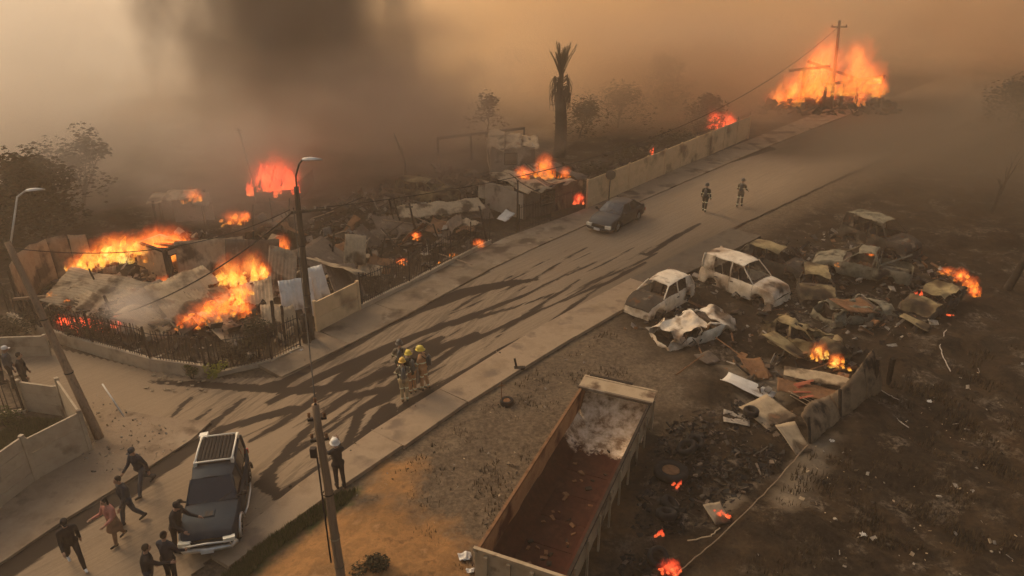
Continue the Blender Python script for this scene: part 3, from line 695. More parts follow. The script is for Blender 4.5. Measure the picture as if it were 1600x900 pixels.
for k, (px, py, w_, h) in enumerate(((930, 290, 1.6, 1.6), (985, 262, 2.0, 2.0), (1050, 238, 2.0, 1.8), (1110, 210, 1.8, 1.8))):
    bush('dark scorched shrub close behind the long wall', P(px, py), w_, h, mLeafDark, 900, .26, group='shrubs behind the long wall')
# grass blades on the verge strip (uncountable)
mGrass = leaf_mat('dusty_grass', [(.05, .06, .015), (.10, .11, .03), (.13, .11, .045)])
def blades(name, polys, n, h, mat, clump=-9):
    mb = MB()
    for poly in polys:
        w_ = poly_w(poly); lo, hi = w_.min(0), w_.max(0)
        Q = np.random.RandomState(3).uniform(lo, hi, (n*5, 2)); Q = Q[sd_poly(Q, w_) < 0]
        Q = [q for q in Q if mnoise.noise(Vector((q[0]*.9, q[1]*.9, 2)))+.5*mnoise.noise(Vector((q[0]*3, q[1]*3, 5))) > clump][:n]
        for q in Q:
            a = rnd(0, 6.3); hh = h*rnd(.4, 1.2); dx, dy = math.cos(a)*.018, math.sin(a)*.018; lx, ly = rnd(-.06, .06), rnd(-.06, .06)
            mb.add([(q[0]-dx, q[1]-dy, .0), (q[0]+dx, q[1]+dy, .0), (q[0]+lx, q[1]+ly, .1+hh)], [(0, 1, 2)])
    return tag(mb.build(name, mat), None, None, None, 'stuff')
tag(blades('grass', [GRASS[0], GRASS[1]], 5000, .12, mGrass), 'short dusty green grass along the pavement edge', 'grass')
tag(blades('burnt_stubble', [[(1250, 720), (1420, 580), (1560, 540), (1800, 560), (1800, 930), (1120, 930)]], 7000, .16, mLeafBrown, .12), 'burnt brown stubble over the scorched slope at lower right', 'stubble')
tag(blades('burnt_stubble', [[(560, 780), (820, 590), (960, 510), (1000, 620), (900, 640), (760, 860), (700, 930), (560, 930)]], 2200, .09, mLeafBrown, .1), 'sparse dry stubble on the dirt beside the pavement', 'stubble')

# ------------------------------------------------------------------ vehicles
mBlue = M('dusty_blue_paint', [(.010, .019, .029), (.018, .029, .039), (.034, .041, .046)], 1.5, .62, .06)
mSedan = M('dusty_black_paint', [(.012, .014, .013), (.028, .028, .024)], 1.5, .38, .05, metal=.2)
mGlass = M('dark_window_glass', [(.010, .014, .016), (.020, .024, .026)], 2, .08, 0)
mChrome = M('dull_chrome', [(.45, .42, .36), (.62, .58, .5)], 4, .35, .05, metal=.7)
mCream = M('cream_rail_paint', [(.62, .55, .42), (.75, .68, .54)], 4, .5, .05)
mLamp = M('headlamp_lens', [(.65, .58, .42), (.8, .72, .55)], 9, .2, .1)
mTail = M('tail_lamp_lens', [(.20, .015, .012), (.30, .03, .02)], 9, .25, .1)
mInside = M('car_interior', [(.015, .014, .013), (.03, .027, .024)], 5, .9, .1)
mPlate = M('number_plate', [(.55, .52, .45), (.66, .62, .55)], 9, .5, 0)
mBurntWhite = M('burnt_white_paint', [(.48, .36, .23), (.70, .56, .39), (.80, .67, .49), (.58, .44, .28)], 1.3, .8, .25, spots=[((.26, .15, .08), .58, .9, .12), ((.13, .065, .03), .63, 1.6, .08), ((.035, .028, .02), .65, .8, .09)])
mBurntYellow = M('burnt_yellowed_paint', [(.18, .135, .06), (.36, .27, .13), (.27, .19, .09)], 1.3, .85, .25, spots=[((.12, .07, .035), .54, 1.1, .12), ((.025, .02, .015), .56, .8, .12)])
mBurntDark = M('burnt_black_shell', [(.020, .017, .014), (.07, .055, .04), (.04, .03, .023)], 1.3, .9, .3, spots=[((.22, .17, .11), .63, 1.6), ((.12, .055, .025), .64, 2.7)])
mBurntGreen = M('burnt_olive_shell', [(.05, .045, .03), (.16, .14, .09), (.24, .20, .13), (.09, .075, .05)], 1.3, .9, .3, spots=[((.03, .025, .02), .6, 1.6)])
mEngine = M('burnt_engine', [(.03, .024, .018), (.11, .075, .05), (.05, .04, .03)], 5, .85, .5)

def interp(tab, x):
    if x <= tab[0][0]: return tab[0][1]
    for (a, va), (b_, vb) in zip(tab, tab[1:]):
        if x <= b_: return va+(vb-va)*(x-a)/(b_-a)
    return tab[-1][1]
SPEC = dict(
 suv=dict(L=4.55, W=1.86, top=[(-2.28, 1.0), (-2.2, 1.08), (.75, 1.12), (1.6, 1.09), (2.15, .98), (2.28, .80)], sill=.42, r=.38, wy=(-1.36, 1.38), cowl=.80, rear=-2.2, rf=.22, rr=-2.08, zr=1.80, rw=.70, bp=-.42, dq=-1.3),
 sedan=dict(L=4.35, W=1.72, top=[(-2.17, .62), (-2.1, .86), (-1.3, .94), (.85, .90), (1.6, .82), (2.0, .70), (2.17, .5)], sill=.22, r=.31, wy=(-1.27, 1.3), cowl=.95, rear=-1.62, rf=.30, rr=-.95, zr=1.42, rw=.58, bp=-.28, dq=-1.05),
 hatch=dict(L=3.75, W=1.65, top=[(-1.87, .75), (-1.8, .92), (.75, .93), (1.3, .86), (1.7, .74), (1.87, .55)], sill=.20, r=.27, wy=(-1.15, 1.15), cowl=.85, rear=-1.74, rf=.25, rr=-1.45, zr=1.44, rw=.58, bp=-.35, dq=-1.1),
 van=dict(L=4.2, W=1.78, top=[(-2.1, .9), (-2.05, 1.02), (.85, 1.05), (1.5, 1.0), (1.95, .88), (2.1, .6)], sill=.25, r=.30, wy=(-1.25, 1.3), cowl=.95, rear=-2.0, rf=.25, rr=-1.9, zr=1.82, rw=.68, bp=-.3, dq=-1.2),
 pickup=dict(L=4.6, W=1.78, top=[(-2.3, .9), (-2.25, .98), (.75, 1.0), (1.5, .95), (2.1, .8), (2.3, .55)], sill=.32, r=.30, wy=(-1.35, 1.4), cowl=.85, rear=-.75, rf=.2, rr=-.62, zr=1.66, rw=.64, bp=-.55, dq=-.6),
)
def car(name, label, loc, rz, kind, paint, wreck=0.0, seed=1.0, tilt=(0, 0), cat='car', roofmat=None, hoodmat=None, group=None, sink=0.0, drop_roof=0.0):
    S = SPEC[kind]; L_, W = S['L'], S['W']; hL = L_/2
    root = thing(name, label, cat, Vector(loc)-Vector((0, 0, sink)), group=group, rot=(tilt[0], tilt[1], rz))
    bare = wreck > 0
    def wf(p):
        if not bare: return p
        q = Vector((nz(p, 1.6, seed), nz(p, 1.6, seed+5), nz(p, 1.6, seed+9)))*wreck + Vector((nz(p, 5, seed), nz(p, 5, seed+2), nz(p, 5, seed+3)))*wreck*.35
        if drop_roof and p.z > 1.0: q.z -= drop_roof*(p.z-1.0)/.6
        return p+q
    ra = S['r']+.07
    def hw(y): k = abs(y)/hL; return W/2*(1-.13*k**5)
    def zb(y):
        z = S['sill']
        for wy in S['wy']:
            d = abs(y-wy)
            if d < ra: z = max(z, S['r']+math.sqrt(ra*ra-d*d))
        return z
    def zt(y): return interp(S['top'], y)
    TT = [0, .12, .35, .62, .85, 1.0]; KK = [.95, .985, 1.0, .99, .97, .915]
    def pt(y, i, sx):
        b0, t0 = zb(y), zt(y); b0 = min(b0, t0-.05); t = TT[i]; return Vector((sx*hw(y)*KK[i], y, b0+(t0-b0)*t))
    def side(y0, y1, sx, out=0.0):
        n = max(3, int((y1-y0)/.08)); mb = MB()
        mb.grid(lambda u, v: pt(y0+(y1-y0)*u, round(v*5), sx)+Vector((sx*out, 0, 0)), n, 5, flip=sx < 0)
        return mb
    def put(mb, nm, mt, par=None): return mb.warp(wf).build(nm, mt, par or root)
    # shell sides: fenders and quarters as body, doors as parts
    body = MB()
    for sx in (-1, 1):
        for (y0, y1) in ((S['cowl'], hL), (-hL, S['dq'])):
            s_ = side(y0, y1, sx); body.v, o = body.v+s_.v, len(body.v); body.f += [tuple(i+o for i in f) for f in s_.f]; body.mi += s_.mi; body.sm += s_.sm
        # sills
        body.beam((sx*W/2*.94, S['dq'], S['sill']+.03), (sx*W/2*.94, S['cowl'], S['sill']+.03), .06, .10)
    def topx(y): return hw(y)*KK[5]
    def deck(y0, y1, crown=.05):
        mb = MB(); n = max(3, int((y1-y0)/.1))
        mb.grid(lambda u, v: Vector(((2*v-1)*topx(y0+(y1-y0)*u), y0+(y1-y0)*u, zt(y0+(y1-y0)*u)+crown*(1-(2*v-1)**2))), n, 10, flip=True)
        return mb
    for (ye, sg) in ((hL, 1), (-hL, -1)):      # nose and tail caps
        body.grid(lambda u, v: Vector(((2*u-1)*hw(ye)*KK[round(v*5)], ye+sg*(.07*(1-(2*u-1)**2)), pt(ye, round(v*5), 1).z+.05*(v == 1)*(1-(2*u-1)**2))), 10, 5, flip=sg > 0)
        body.box((0, ye-sg*.02, S['sill']+.06), (hw(ye)*1.9, .12, .16))
    if kind == 'pickup':
        body.grid(lambda u, v: Vector(((2*v-1)*W*.42, -2.2+1.4*u, .62)), 4, 4); body.box((0, -.78, .95), (W*.86, .05, .75))
    body.box((0, (S['cowl']+S['dq'])/2, S['sill']+.02), (W*.88, S['cowl']-S['dq']+.2, .06))
    put(body, 'body', paint)
    h_ = put(deck(S['cowl'], hL, .055), 'hood', hoodmat or paint)
    if S['rear']-(-hL) > .15 and kind != 'pickup': put(deck(-hL, S['rear'], .04), 'boot_lid', paint)
    # cabin floor, dash, seats
    mb = MB(); mb.box((0, S['cowl']-.12, zt(S['cowl'])-.12), (W*.84, .3, .2)); put(mb, 'dashboard', mInside if not bare else mEngine)
    for sx in (-1, 1):
        for ys in ((S['bp']+.25,) if kind == 'pickup' else (S['bp']+.25, S['bp']-.7)):
            mb = MB(); mb.box((sx*.36, ys, S['sill']+.25), (.48, .5, .16)); mb.box((sx*.36, ys-.27, S['sill']+.6), (.46, .12, .6), Matrix.Rotation(.2, 3, 'X'))
            put(mb, 'seat', mInside if not bare else mEngine)
    # doors
    drs = ((S['bp'], S['cowl']), (S['dq'], S['bp'])) if S['bp']-S['dq'] > .3 else ((S['dq'], S['cowl']),)
    for sx in (-1, 1):
        for (y0, y1) in drs:
            d = put(side(y0+.012, y1-.012, sx, .004), 'door', paint)
            mb = MB(); yy = y0+.15; mb.box((sx*(hw(yy)+.015), yy, zt(yy)-.18), (.03, .16, .035)); put(mb, 'handle', mIron if not bare else mEngine, d)
    # roof and pillars
    zr, rw, rf, rr = S['zr'], S['rw'], S['rf'], S['rr']
    def roofp(u, v):
        y = rr+(rf-rr)*u; x = (2*v-1); return Vector((x*rw*(1-.05*(2*u-1)**2), y, zr-.05*x*x*x*x-.06*(2*u-1)**4+.03*(1-x*x)))
    mb = MB(); mb.grid(roofp, 10, 10, flip=True); mb.grid(lambda u, v: roofp(u, v)-Vector((0, 0, .035)), 10, 10); put(mb, 'roof', roofmat or paint)
    cF, cR = S['cowl'], S['rear']
    for sx in (-1, 1):
        A0, A1 = Vector((sx*topx(cF)*.97, cF, zt(cF))), Vector((sx*rw*.97, rf, zr-.07))
        B0, B1 = Vector((sx*topx(S['bp'])*.98, S['bp'], zt(S['bp']))), Vector((sx*rw*.985, S['bp']-.05, zr-.06))
        yc = max(cR, -hL+.08); C0, C1 = Vector((sx*topx(yc)*.97, yc, zt(yc))), Vector((sx*rw*.97, rr, zr-.07))
        for (p, q, wd) in ((A0, A1, .07), (B0, B1, .08), (C0, C1, .12)):
            mb = MB(); n = 5
            mb.tube([p+(q-p)*i/n for i in range(n+1)], wd/2, 6, flat=.8); put(mb, 'pillar', paint)
        # wide rear quarter panel
        if kind in ('hatch', 'van', 'suv'):
            yq = S['dq']+(.05 if kind == 'hatch' else -.1); mb = MB(); q0 = Vector((sx*topx(yq)*.985, yq, zt(yq))); q1 = Vector((sx*rw*.985, yq-.02, zr-.06))
            mb.grid(lambda u, v: (q0+(q1-q0)*v)*(1-u)+(C0+(C1-C0)*v)*u, 4, 4, flip=sx > 0)
            if kind != 'suv' or bare: put(mb, 'quarter_panel', paint)
            else: put(mb, 'quarter_window', mGlass)
        else: yq, q0, q1 = yc, C0, C1
        if not bare:
            ins = .985
            for (p0, p1, r0, r1) in ((A0, B0, A1, B1), (B0, q0, B1, q1)):
                mb = MB(); mb.grid(lambda u, v: Vector(((p0+(p1-p0)*u).x*(1-v)+(r0+(r1-r0)*u).x*v, (p0+(p1-p0)*u).y*(1-v)+(r0+(r1-r0)*u).y*v, (p0+(p1-p0)*u).z*(1-v)+(r0+(r1-r0)*u).z*v))-Vector((sx*.012, 0, 0)), 4, 3, flip=sx < 0)
                mb.build('side_window', mGlass, root)
    if not bare:
        for (y0, z0, x0, y1, sg) in ((cF, zt(cF), topx(cF)*.93, rf, 1), (max(cR, -hL+.06), zt(max(cR, -hL+.06)), topx(cR)*.93, rr, -1)):
            mb = MB(); mb.grid(lambda u, v: Vector(((2*u-1)*(x0+(rw*.93-x0)*v), y0+(y1-y0)*v+sg*.05*(1-(2*u-1)**2), z0+.05+(zr-.09-z0)*v)), 8, 4, flip=sg > 0); mb.build('windscreen' if sg > 0 else 'rear_window', mGlass, root)
    # wheels
    for sx in (-1, 1):
        for wy in S['wy']:
            r = S['r']; c = (sx*(W/2-.13), wy, r)
            if bare:
                mb = MB(); mb.lathe([(.05, -.07), (r*.62, -.08), (r*.68, -.1), (r*.66, 0), (r*.68, .1), (r*.62, .08), (.05, .04)], 14, axis='X', mat=Matrix.Translation((c[0], c[1], r*.68))); mb.build('rim', mEngine, root)
            else:
                w_ = MB().lathe([(r*.6, -.1), (r*.9, -.115), (r, -.08), (r, .08), (r*.9, .115), (r*.6, .1)], 22, axis='X', mat=Matrix.Translation(c)).build('wheel', mBlack, root)
                mb = MB().lathe([(r*.62, .07*sx), (r*.55, .085*sx), (r*.2, .06*sx), (.0, .075*sx)], 18, axis='X', mat=Matrix.Translation(c))
                for k in range(6):
                    a = k*math.pi/3; mb.beam((c[0]+sx*.09, c[1]+.04*math.cos(a), c[2]+.04*math.sin(a)), (c[0]+sx*.09, c[1]+r*.56*math.cos(a), c[2]+r*.56*math.sin(a)), .05, .02)
                mb.build('rim', mChrome, w_)
    zf = zt(hL)
    if not bare:
        for sx in (-1, 1):
            mb = MB(); mb.box((sx*W*.37, hL+.02, zf-.03), (W*.2, .16, .16), Matrix.Rotation(-sx*.15, 3, 'Z'), jit=.006); mb.build('headlight', mLamp, root)
            mb = MB(); mb.box((sx*W*.37, -hL-.02, zt(-hL)-.15), (W*.16, .08, .2)); mb.build('tail_light', mTail, root)
            m_ = MB(); m_.beam((sx*(topx(cF)-.02), cF-.12, zt(cF)+.06), (sx*(topx(cF)+.16), cF-.14, zt(cF)+.1), .05, .05); m_.ball((sx*(topx(cF)+.2), cF-.14, zt(cF)+.13), (.11, .06, .085), 8, 6); m_.build('wing_mirror', mIron, root)
        mb = MB(); mb.box((0, hL+.055, zf-.11), (W*.46, .05, .13)); [mb.box((0, hL+.085, zf-.15+.04*k), (W*.44, .02, .012)) for k in range(3)]; mb.build('grille', mInside, root)
        mb = MB(); mb.tube([(-W*.47, hL-.12, S['sill']+.1), (-W*.4, hL+.07, S['sill']+.1), (0, hL+.14, S['sill']+.1), (W*.4, hL+.07, S['sill']+.1), (W*.47, hL-.12, S['sill']+.1)], .085, 8, flat=1.0); mb.build('bumper', mChrome if kind == 'suv' else paint, root)
        MB().box((0, hL+.235, S['sill']+.1), (.40, .012, .13)).build('number_plate', mPlate, root)
        for sx in (-1, 1):
            p0 = Vector((sx*.25, cF+.03, zt(cF)+.075)); p1 = Vector((sx*.25-.45, cF-.18, zt(cF)+.24)); MB().beam(p0, p1, .02, .02).build('wiper', mIron, root)
    else:
        mb = MB()
        for k in range(16): mb.box((rnd(-.55, .55), hL-rnd(.15, .8), zf-rnd(.0, .25)), (rnd(.08, .35), rnd(.08, .3), rnd(.06, .2)), Matrix.Rotation(rnd(0, 3), 3, 'Z') @ Matrix.Rotation(rnd(-.4, .4), 3, 'X'))
        mb.warp(wf).build('engine', mEngine, root)
        mb = MB()
        for k in range(7): mb.tube([(rnd(-.6, .6), rnd(S['dq'], cF), S['sill']+.1), (rnd(-.6, .6), rnd(S['dq'], cF), S['sill']+rnd(.3, .7)), (rnd(-.6, .6), rnd(S['dq'], cF), S['sill']+.12)], .02, 4)
        mb.warp(wf).build('seat_springs', mRust, root)
    return root

def project(p):
    dx, dy, dz = p[0], p[1], p[2]-H
    zc = dy*math.cos(TH)-dz*math.sin(TH); yc = dy*math.sin(TH)+dz*math.cos(TH)
    return 800+F*dx/zc, 450-F*yc/zc
# blue SUV near the camera, nose towards the viewer
f0, r0 = P(327, 862, .3), P(338, 712, 1.5)
sd_ = (f0-r0); sd_.z = 0; sd_.normalize(); cS = Vector((f0.x, f0.y, .02))-sd_*2.3*.84
suv = car('suv', 'dusty dark blue off-road car with cream roof rails facing the camera', cS, heading(sd_.x, sd_.y), 'suv', mBlue)
S = SPEC['suv']
rk = MB(); 
for sx in (-1, 1): MB().tube([(sx*.62, -2.0, 1.93), (sx*.63, -1.2, 1.95), (sx*.62, -.42, 1.93)], .035, 8).build('roof_rail', mCream, suv)
for yy in (-1.98, -.44): MB().tube([(-.62, yy, 1.93), (-.3, yy+.03, 1.96), (.3, yy+.03, 1.96), (.62, yy, 1.93)], .03, 8).build('roof_bar', mCream, suv)
for k in range(9): MB().box((-.5+k*.125, -1.21, 1.91), (.06, 1.5, .02)).build('rack_slat', mInside, suv)
MB().box((0, -1.21, 1.872), (1.2, 1.52, .02)).build('rack_floor', mIron, suv)
for sx in (-1, 1):
    for yy in (-1.95, -.48): MB().box((sx*.62, yy, 1.85), (.10, .14, .18)).build('rail_foot', mCream, suv)
sw = MB().lathe([(.2, -.1), (.34, -.12), (.38, -.06), (.38, .06), (.34, .12), (.2, .1), (0, .06)], 20, axis='Y', mat=Matrix.Translation((.45, -2.47, 1.15))).build('spare_wheel', mBlack, suv)
MB().lathe([(.24, -.13), (.2, -.10), (0, -.12)], 16, axis='Y', mat=Matrix.Translation((.45, -2.47, 1.15))).build('rim', mChrome, sw)
MB().box((.62, -2.33, 1.72), (.30, .24, .2), jit=.02).build('rack_box', mCream, suv)
MB().box((0, 1.40, 1.155), (.40, .34, .05), taper=.85).build('hood_scoop', mBlue, suv)
for k in (-1, 1): MB().box((k*.07, 1.42, 1.184), (.10, .22, .012)).build('scoop_grille', mIron, suv)
for sx in (-1, 1): MB().tube([(sx*.97, -.9, .42), (sx*1.02, -.5, .40), (sx*1.02, .4, .40), (sx*.97, .75, .42)], .04, 8).build('side_step', mChrome, suv)
for sx in (-1, 1):
    for wy in S['wy']:
        MB().tube([(sx*.945, wy+math.cos(a)*.47, .38+math.sin(a)*.47) for a in [i*math.pi/8 for i in range(9)]], .05, 6).build('wheel_flare', mIron if wy < 0 else mChrome, suv)
suv.scale = (.84, .84, .84)
MB().tube([(-.75, 2.36, .5), (-.72, 2.44, .78), (0, 2.5, .86), (.72, 2.44, .78), (.75, 2.36, .5)], .035, 8).build('bull_bar', mChrome, suv)
# black sedan
ca, cb = P(932, 368), P(998, 345)
hd = Vector((-.60, -.80, 0)).normalized(); ctr = P(962, 352); 
car('sedan', 'dusty black saloon car standing by the long tan wall', Vector((ctr.x+.1, ctr.y+.35, .02)), heading(hd.x, hd.y), 'sedan', mSedan)
# burnt wrecks in the yard
def W_(px, py): q = P(px, py); q.z = .06; return q
car('car_wreck', 'burnt white hatchback shell with bare engine nearest the road', W_(1030, 478), heading(-.70, -.71), 'hatch', mBurntWhite, .035, 1, hoodmat=mBurntDark, sink=.1)
car('car_wreck', 'crushed white wreck lying flat in front of the burnt hatchback', W_(1082, 522), heading(.85, .52), 'hatch', mBurntWhite, .26, 2.7, tilt=(.1, .12), sink=.35, drop_roof=.42)
car('car_wreck', 'tall burnt white van shell with holed roof and open windows', W_(1160, 456), heading(.66, -.75), 'van', mBurntWhite, .045, 3.2, sink=.15, cat='van')
car('car_wreck', 'blackened wreck with pale roof behind the tall white van shell', W_(1212, 424), heading(.70, -.72), 'hatch', mBurntDark, .08, 4.1, roofmat=mBurntYellow, sink=.15)
car('car_wreck', 'dark wreck with yellowed bonnet right of the white van shell', W_(1272, 455), heading(-.3, -.95), 'hatch', mBurntDark, .14, 5.5, roofmat=mBurntYellow, hoodmat=mBurntYellow, sink=.3, drop_roof=.35)
car('pickup_wreck', 'olive grey burnt pickup cab with square window opening', W_(1342, 432), heading(-.85, .5), 'pickup', mBurntGreen, .07, 6.2, sink=.1, cat='pickup')
car('van_wreck', 'dark upright burnt van at the back of the wreck yard', W_(1372, 388), heading(.5, -.86), 'van', mBurntDark, .09, 7.7, sink=.1, roofmat=mBurntGreen, cat='van')
car('car_wreck', 'flattened rusty wreck in the middle of the yard', W_(1335, 492), heading(.9, .3), 'hatch', mBurntGreen, .28, 8.3, sink=.55, drop_roof=.5)
car('car_wreck', 'collapsed wreck buried in debris behind the yellow flames', W_(1255, 540), heading(.6, -.8), 'hatch', mBurntYellow, .3, 9.4, tilt=(.05, -.12), sink=.4, drop_roof=.45)
car('car_wreck', 'yellowed wreck with crumpled bonnet beside the right hand flames', W_(1455, 478), heading(-.75, -.6), 'hatch', mBurntDark, .2, 10.6, hoodmat=mBurntYellow, roofmat=mBurntYellow, sink=.4, drop_roof=.5)
car('car_wreck', 'smoke veiled pale wreck inside the burnt lot behind the fence', W_(668, 312), heading(.9, -.35), 'van', mBurntYellow, .1, 11.2, sink=.2, drop_roof=.2)

# ------------------------------------------------------------------ tipper body on the ground
def lerp(a, b_, t): return a+(b_-a)*t
ZR = 1.5
cFL, cFR, cNL = P(917, 592, ZR), P(1018, 632, ZR), P(743, 862, ZR)
ax = (cFL-cNL); LT = ax.length; ax.normalize(); wx = Vector((ax.y, -ax.x, 0)); WT = 2.5
tip = thing('tipper_body', 'long rusty tipper truck body lying open on the burnt yard', 'truck body', Vector((cNL.x, cNL.y, .05)), heading(ax.x, ax.y))
# local: x across to the right 0..WT, y along 0..LT, z up
m, nt, b = new_mat('rust_red_floor'); 
c, _ = noisec(nt, 1.2, [(.026, .008, .005), (.062, .020, .011), (.038, .012, .007), (.10, .042, .024)])
fl, _ = noisec(nt, 6, [(.022, .006, .004), (.12, .04, .022)]); c = mixc(nt, .3, c, fl)
tc = nd(nt, 'ShaderNodeTexCoord'); sx_ = nd(nt, 'ShaderNodeSeparateXYZ'); nt.links.new(tc.outputs['Object'], sx_.inputs[0])
nn_ = nd(nt, 'ShaderNodeTexNoise'); nn_.inputs['Scale'].default_value = 1.3; nn_.inputs['Detail'].default_value = 8; nn_.inputs['Roughness'].default_value = .7; nt.links.new(tc.outputs['Object'], nn_.inputs['Vector'])
ma = nd(nt, 'ShaderNodeMath', operation='MULTIPLY_ADD'); ma.inputs[1].default_value = 2.4; nt.links.new(nn_.outputs['Fac'], ma.inputs[0]); nt.links.new(sx_.outputs['Y'], ma.inputs[2])
mr = nd(nt, 'ShaderNodeMapRange'); mr.inputs['From Min'].default_value = LT-1.35; mr.inputs['From Max'].default_value = LT-1.15; nt.links.new(ma.outputs[0], mr.inputs['Value'])
ap, _ = noisec(nt, 2.5, [(.22, .13, .07), (.58, .42, .27), (.76, .61, .44)], lo=.38, hi=.62)
c = mixc(nt, mr.outputs[0], c, ap); nt.links.new(c, b.inputs['Base Color']); b.inputs['Roughness'].default_value = .75; bumpn(nt, b, 4, .4, .03); mFloor = m
mTipIn = M('orange_rust_side', [(.22, .10, .045), (.36, .19, .09), (.30, .15, .07)], 1.5, .8, .2, spots=[((.10, .035, .02), .6, .8)])
mTipOut = M('tan_tipper_paint', [(.26, .18, .10), (.38, .28, .17), (.32, .23, .14)], 1.2, .8, .2, spots=[((.10, .06, .035), .6, 1.2)])
ch_ = .45
MB().add([(ch_+.1, .08, .30), (WT-ch_-.1, .08, .30), (WT-ch_-.1, LT-1.3, .30), (ch_+.1, LT-1.3, .30), (ch_+.1, .08, .24), (WT-ch_-.1, .08, .24), (WT-ch_-.1, LT-1.3, .24), (ch_+.1, LT-1.3, .24)], [(0, 1, 2, 3), (7, 6, 5, 4), (0, 4, 5, 1), (1, 5, 6, 2), (2, 6, 7, 3), (3, 7, 4, 0)]).build('floor', mFloor, tip)
for sx, x0, x1 in ((-1, .05, ch_+.1), (1, WT-.05, WT-ch_-.1)):
    mb = MB(); mb.grid(lambda u, v: Vector((x1+(x0-x1)*u, .08+(LT-1.1)*v, .30+.40*u**1.5)), 5, 12, flip=sx > 0); mb.build('lower_side', mFloor, tip)
    mb = MB(); mb.grid(lambda u, v: Vector((x0+.035*nz((u*9, v*2, sx), 1.0)+.02*nz((u*20, v*3, sx), 1.3), LT*u, .68+.82*v)), 40, 5, smooth=True); mb.build('side_wall', mTipIn if sx < 0 else mTipOut, tip)
    MB().box((x0, LT/2, ZR+.02), (.085, LT+.06, .08)).build('top_rail', mRust if sx < 0 else mCharWood, tip)
    for k in range(9): MB().box((x0+sx*.07, .5+k*(LT-.9)/8, .83), (.05, .08, 1.26), taper=.95).build('rib', mTipOut, tip)
mb = MB(); mb.grid(lambda u, v: Vector((.08+(WT-.16)*u, LT-1.35+1.05*v, .31+.95*v**1.4)), 8, 8, flip=False); mb.build('front_slope', mFloor, tip)
MB().box((WT/2, LT-.14, .9), (WT+.02, .07, 1.55)).build('headboard', mTipOut, tip)
MB().box((WT/2, LT-.42, 1.60), (WT+.1, .72, .06), Matrix.Rotation(R(5), 3, 'X')).build('cab_guard', mTipOut, tip)
MB().box((WT*.36, LT-.03, 1.66), (WT*.62, .10, .07)).build('guard_lip', mCharWood, tip)
MB().box((WT/2, LT-.80, 1.57), (WT+.06, .09, .10)).build('guard_seam', mZincDark, tip)
MB().box((WT/2, .03, .80), (WT+.06, .06, 1.42)).build('tailgate', mTipOut, tip)
MB().box((WT/2, .02, ZR+.03), (WT+.12, .10, .09)).build('tailgate_rail', mTipOut, tip)
for k in range(7): MB().box((WT/2, .9+k*1.12, .304), (WT-2*ch_-.24, .035, .022)).build('floor_seam', mFloor, tip)
for k in range(4): MB().box((.3+k*(WT-.6)/3, -.04, .78), (.10, .08, 1.3)).build('tailgate_rib', mTipOut, tip)
for sx, x0 in ((-1, .35), (1, WT-.35)): MB().box((x0, LT/2, .10), (.16, LT-.3, .24)).build('chassis_beam', mIron, tip)
mb = MB()
for k in range(60):
    u = rnd(0, 1)**2; mb.box((rnd(.65, WT-.65), .4+(LT-2.2)*u, .32), (rnd(.04, .22), rnd(.03, .16), rnd(.01, .05)), Matrix.Rotation(rnd(0, 3), 3, 'Z') @ Matrix.Rotation(rnd(-.3, .3), 3, 'X'), mi=random.choice((0, 0, 1)), jit=.012)
o = mb.build('scrap_load', [mRust, mCharWood], tip); o['kind'] = 'stuff'

# ------------------------------------------------------------------ people
def cloth(name, c, var=.35): return M('cloth_'+name, [tuple(x*(1-var) for x in c), c, tuple(min(1, x*(1+var*.6)) for x in c)], 5, .9, .3)
mSkin = M('skin', [(.28, .16, .10), (.36, .21, .13)], 6, .6, .05)
mHairDk = M('dark_hair', [(.012, .009, .007), (.03, .022, .016)], 20, .6, .4)
mEye = M('eye', [(.02, .015, .012), (.04, .03, .02)], 20, .2, 0)
mBlk = cloth('black', (.018, .017, .018)); mGry = cloth('charcoal', (.045, .045, .046)); mNavy = cloth('navy', (.022, .026, .034)); mJean = cloth('faded jeans', (.07, .075, .08))
mPink = cloth('salmon print', (.42, .17, .12)); mBrownC = cloth('brown print', (.20, .11, .06)); mWhiteC = cloth('white', (.6, .56, .5)); mSlate = cloth('slate', (.06, .065, .07))
mTurn = cloth('tan turnout', (.36, .26, .13)); mTurn2 = cloth('orange tan turnout', (.42, .22, .10)); mTurnDk = cloth('dark green turnout', (.03, .035, .025)); mTurnMid = cloth('dull khaki turnout', (.16, .13, .085))
mStripe = cloth('reflective stripe', (.72, .70, .45), .15); mHelY = M('yellow_helmet', [(.60, .42, .03), (.75, .56, .06)], 6, .45, .05); mHelW = M('white_helmet', [(.6, .55, .45), (.72, .66, .55)], 6, .45, .05); mHelO = M('amber_helmet', [(.62, .34, .03), (.75, .45, .06)], 6, .45, .05)
mHelDk = M('dark_helmet', [(.05, .04, .03), (.09, .07, .05)], 6, .5, .05); mTank = M('air_tank', [(.05, .05, .045), (.11, .10, .08)], 6, .45, .05)

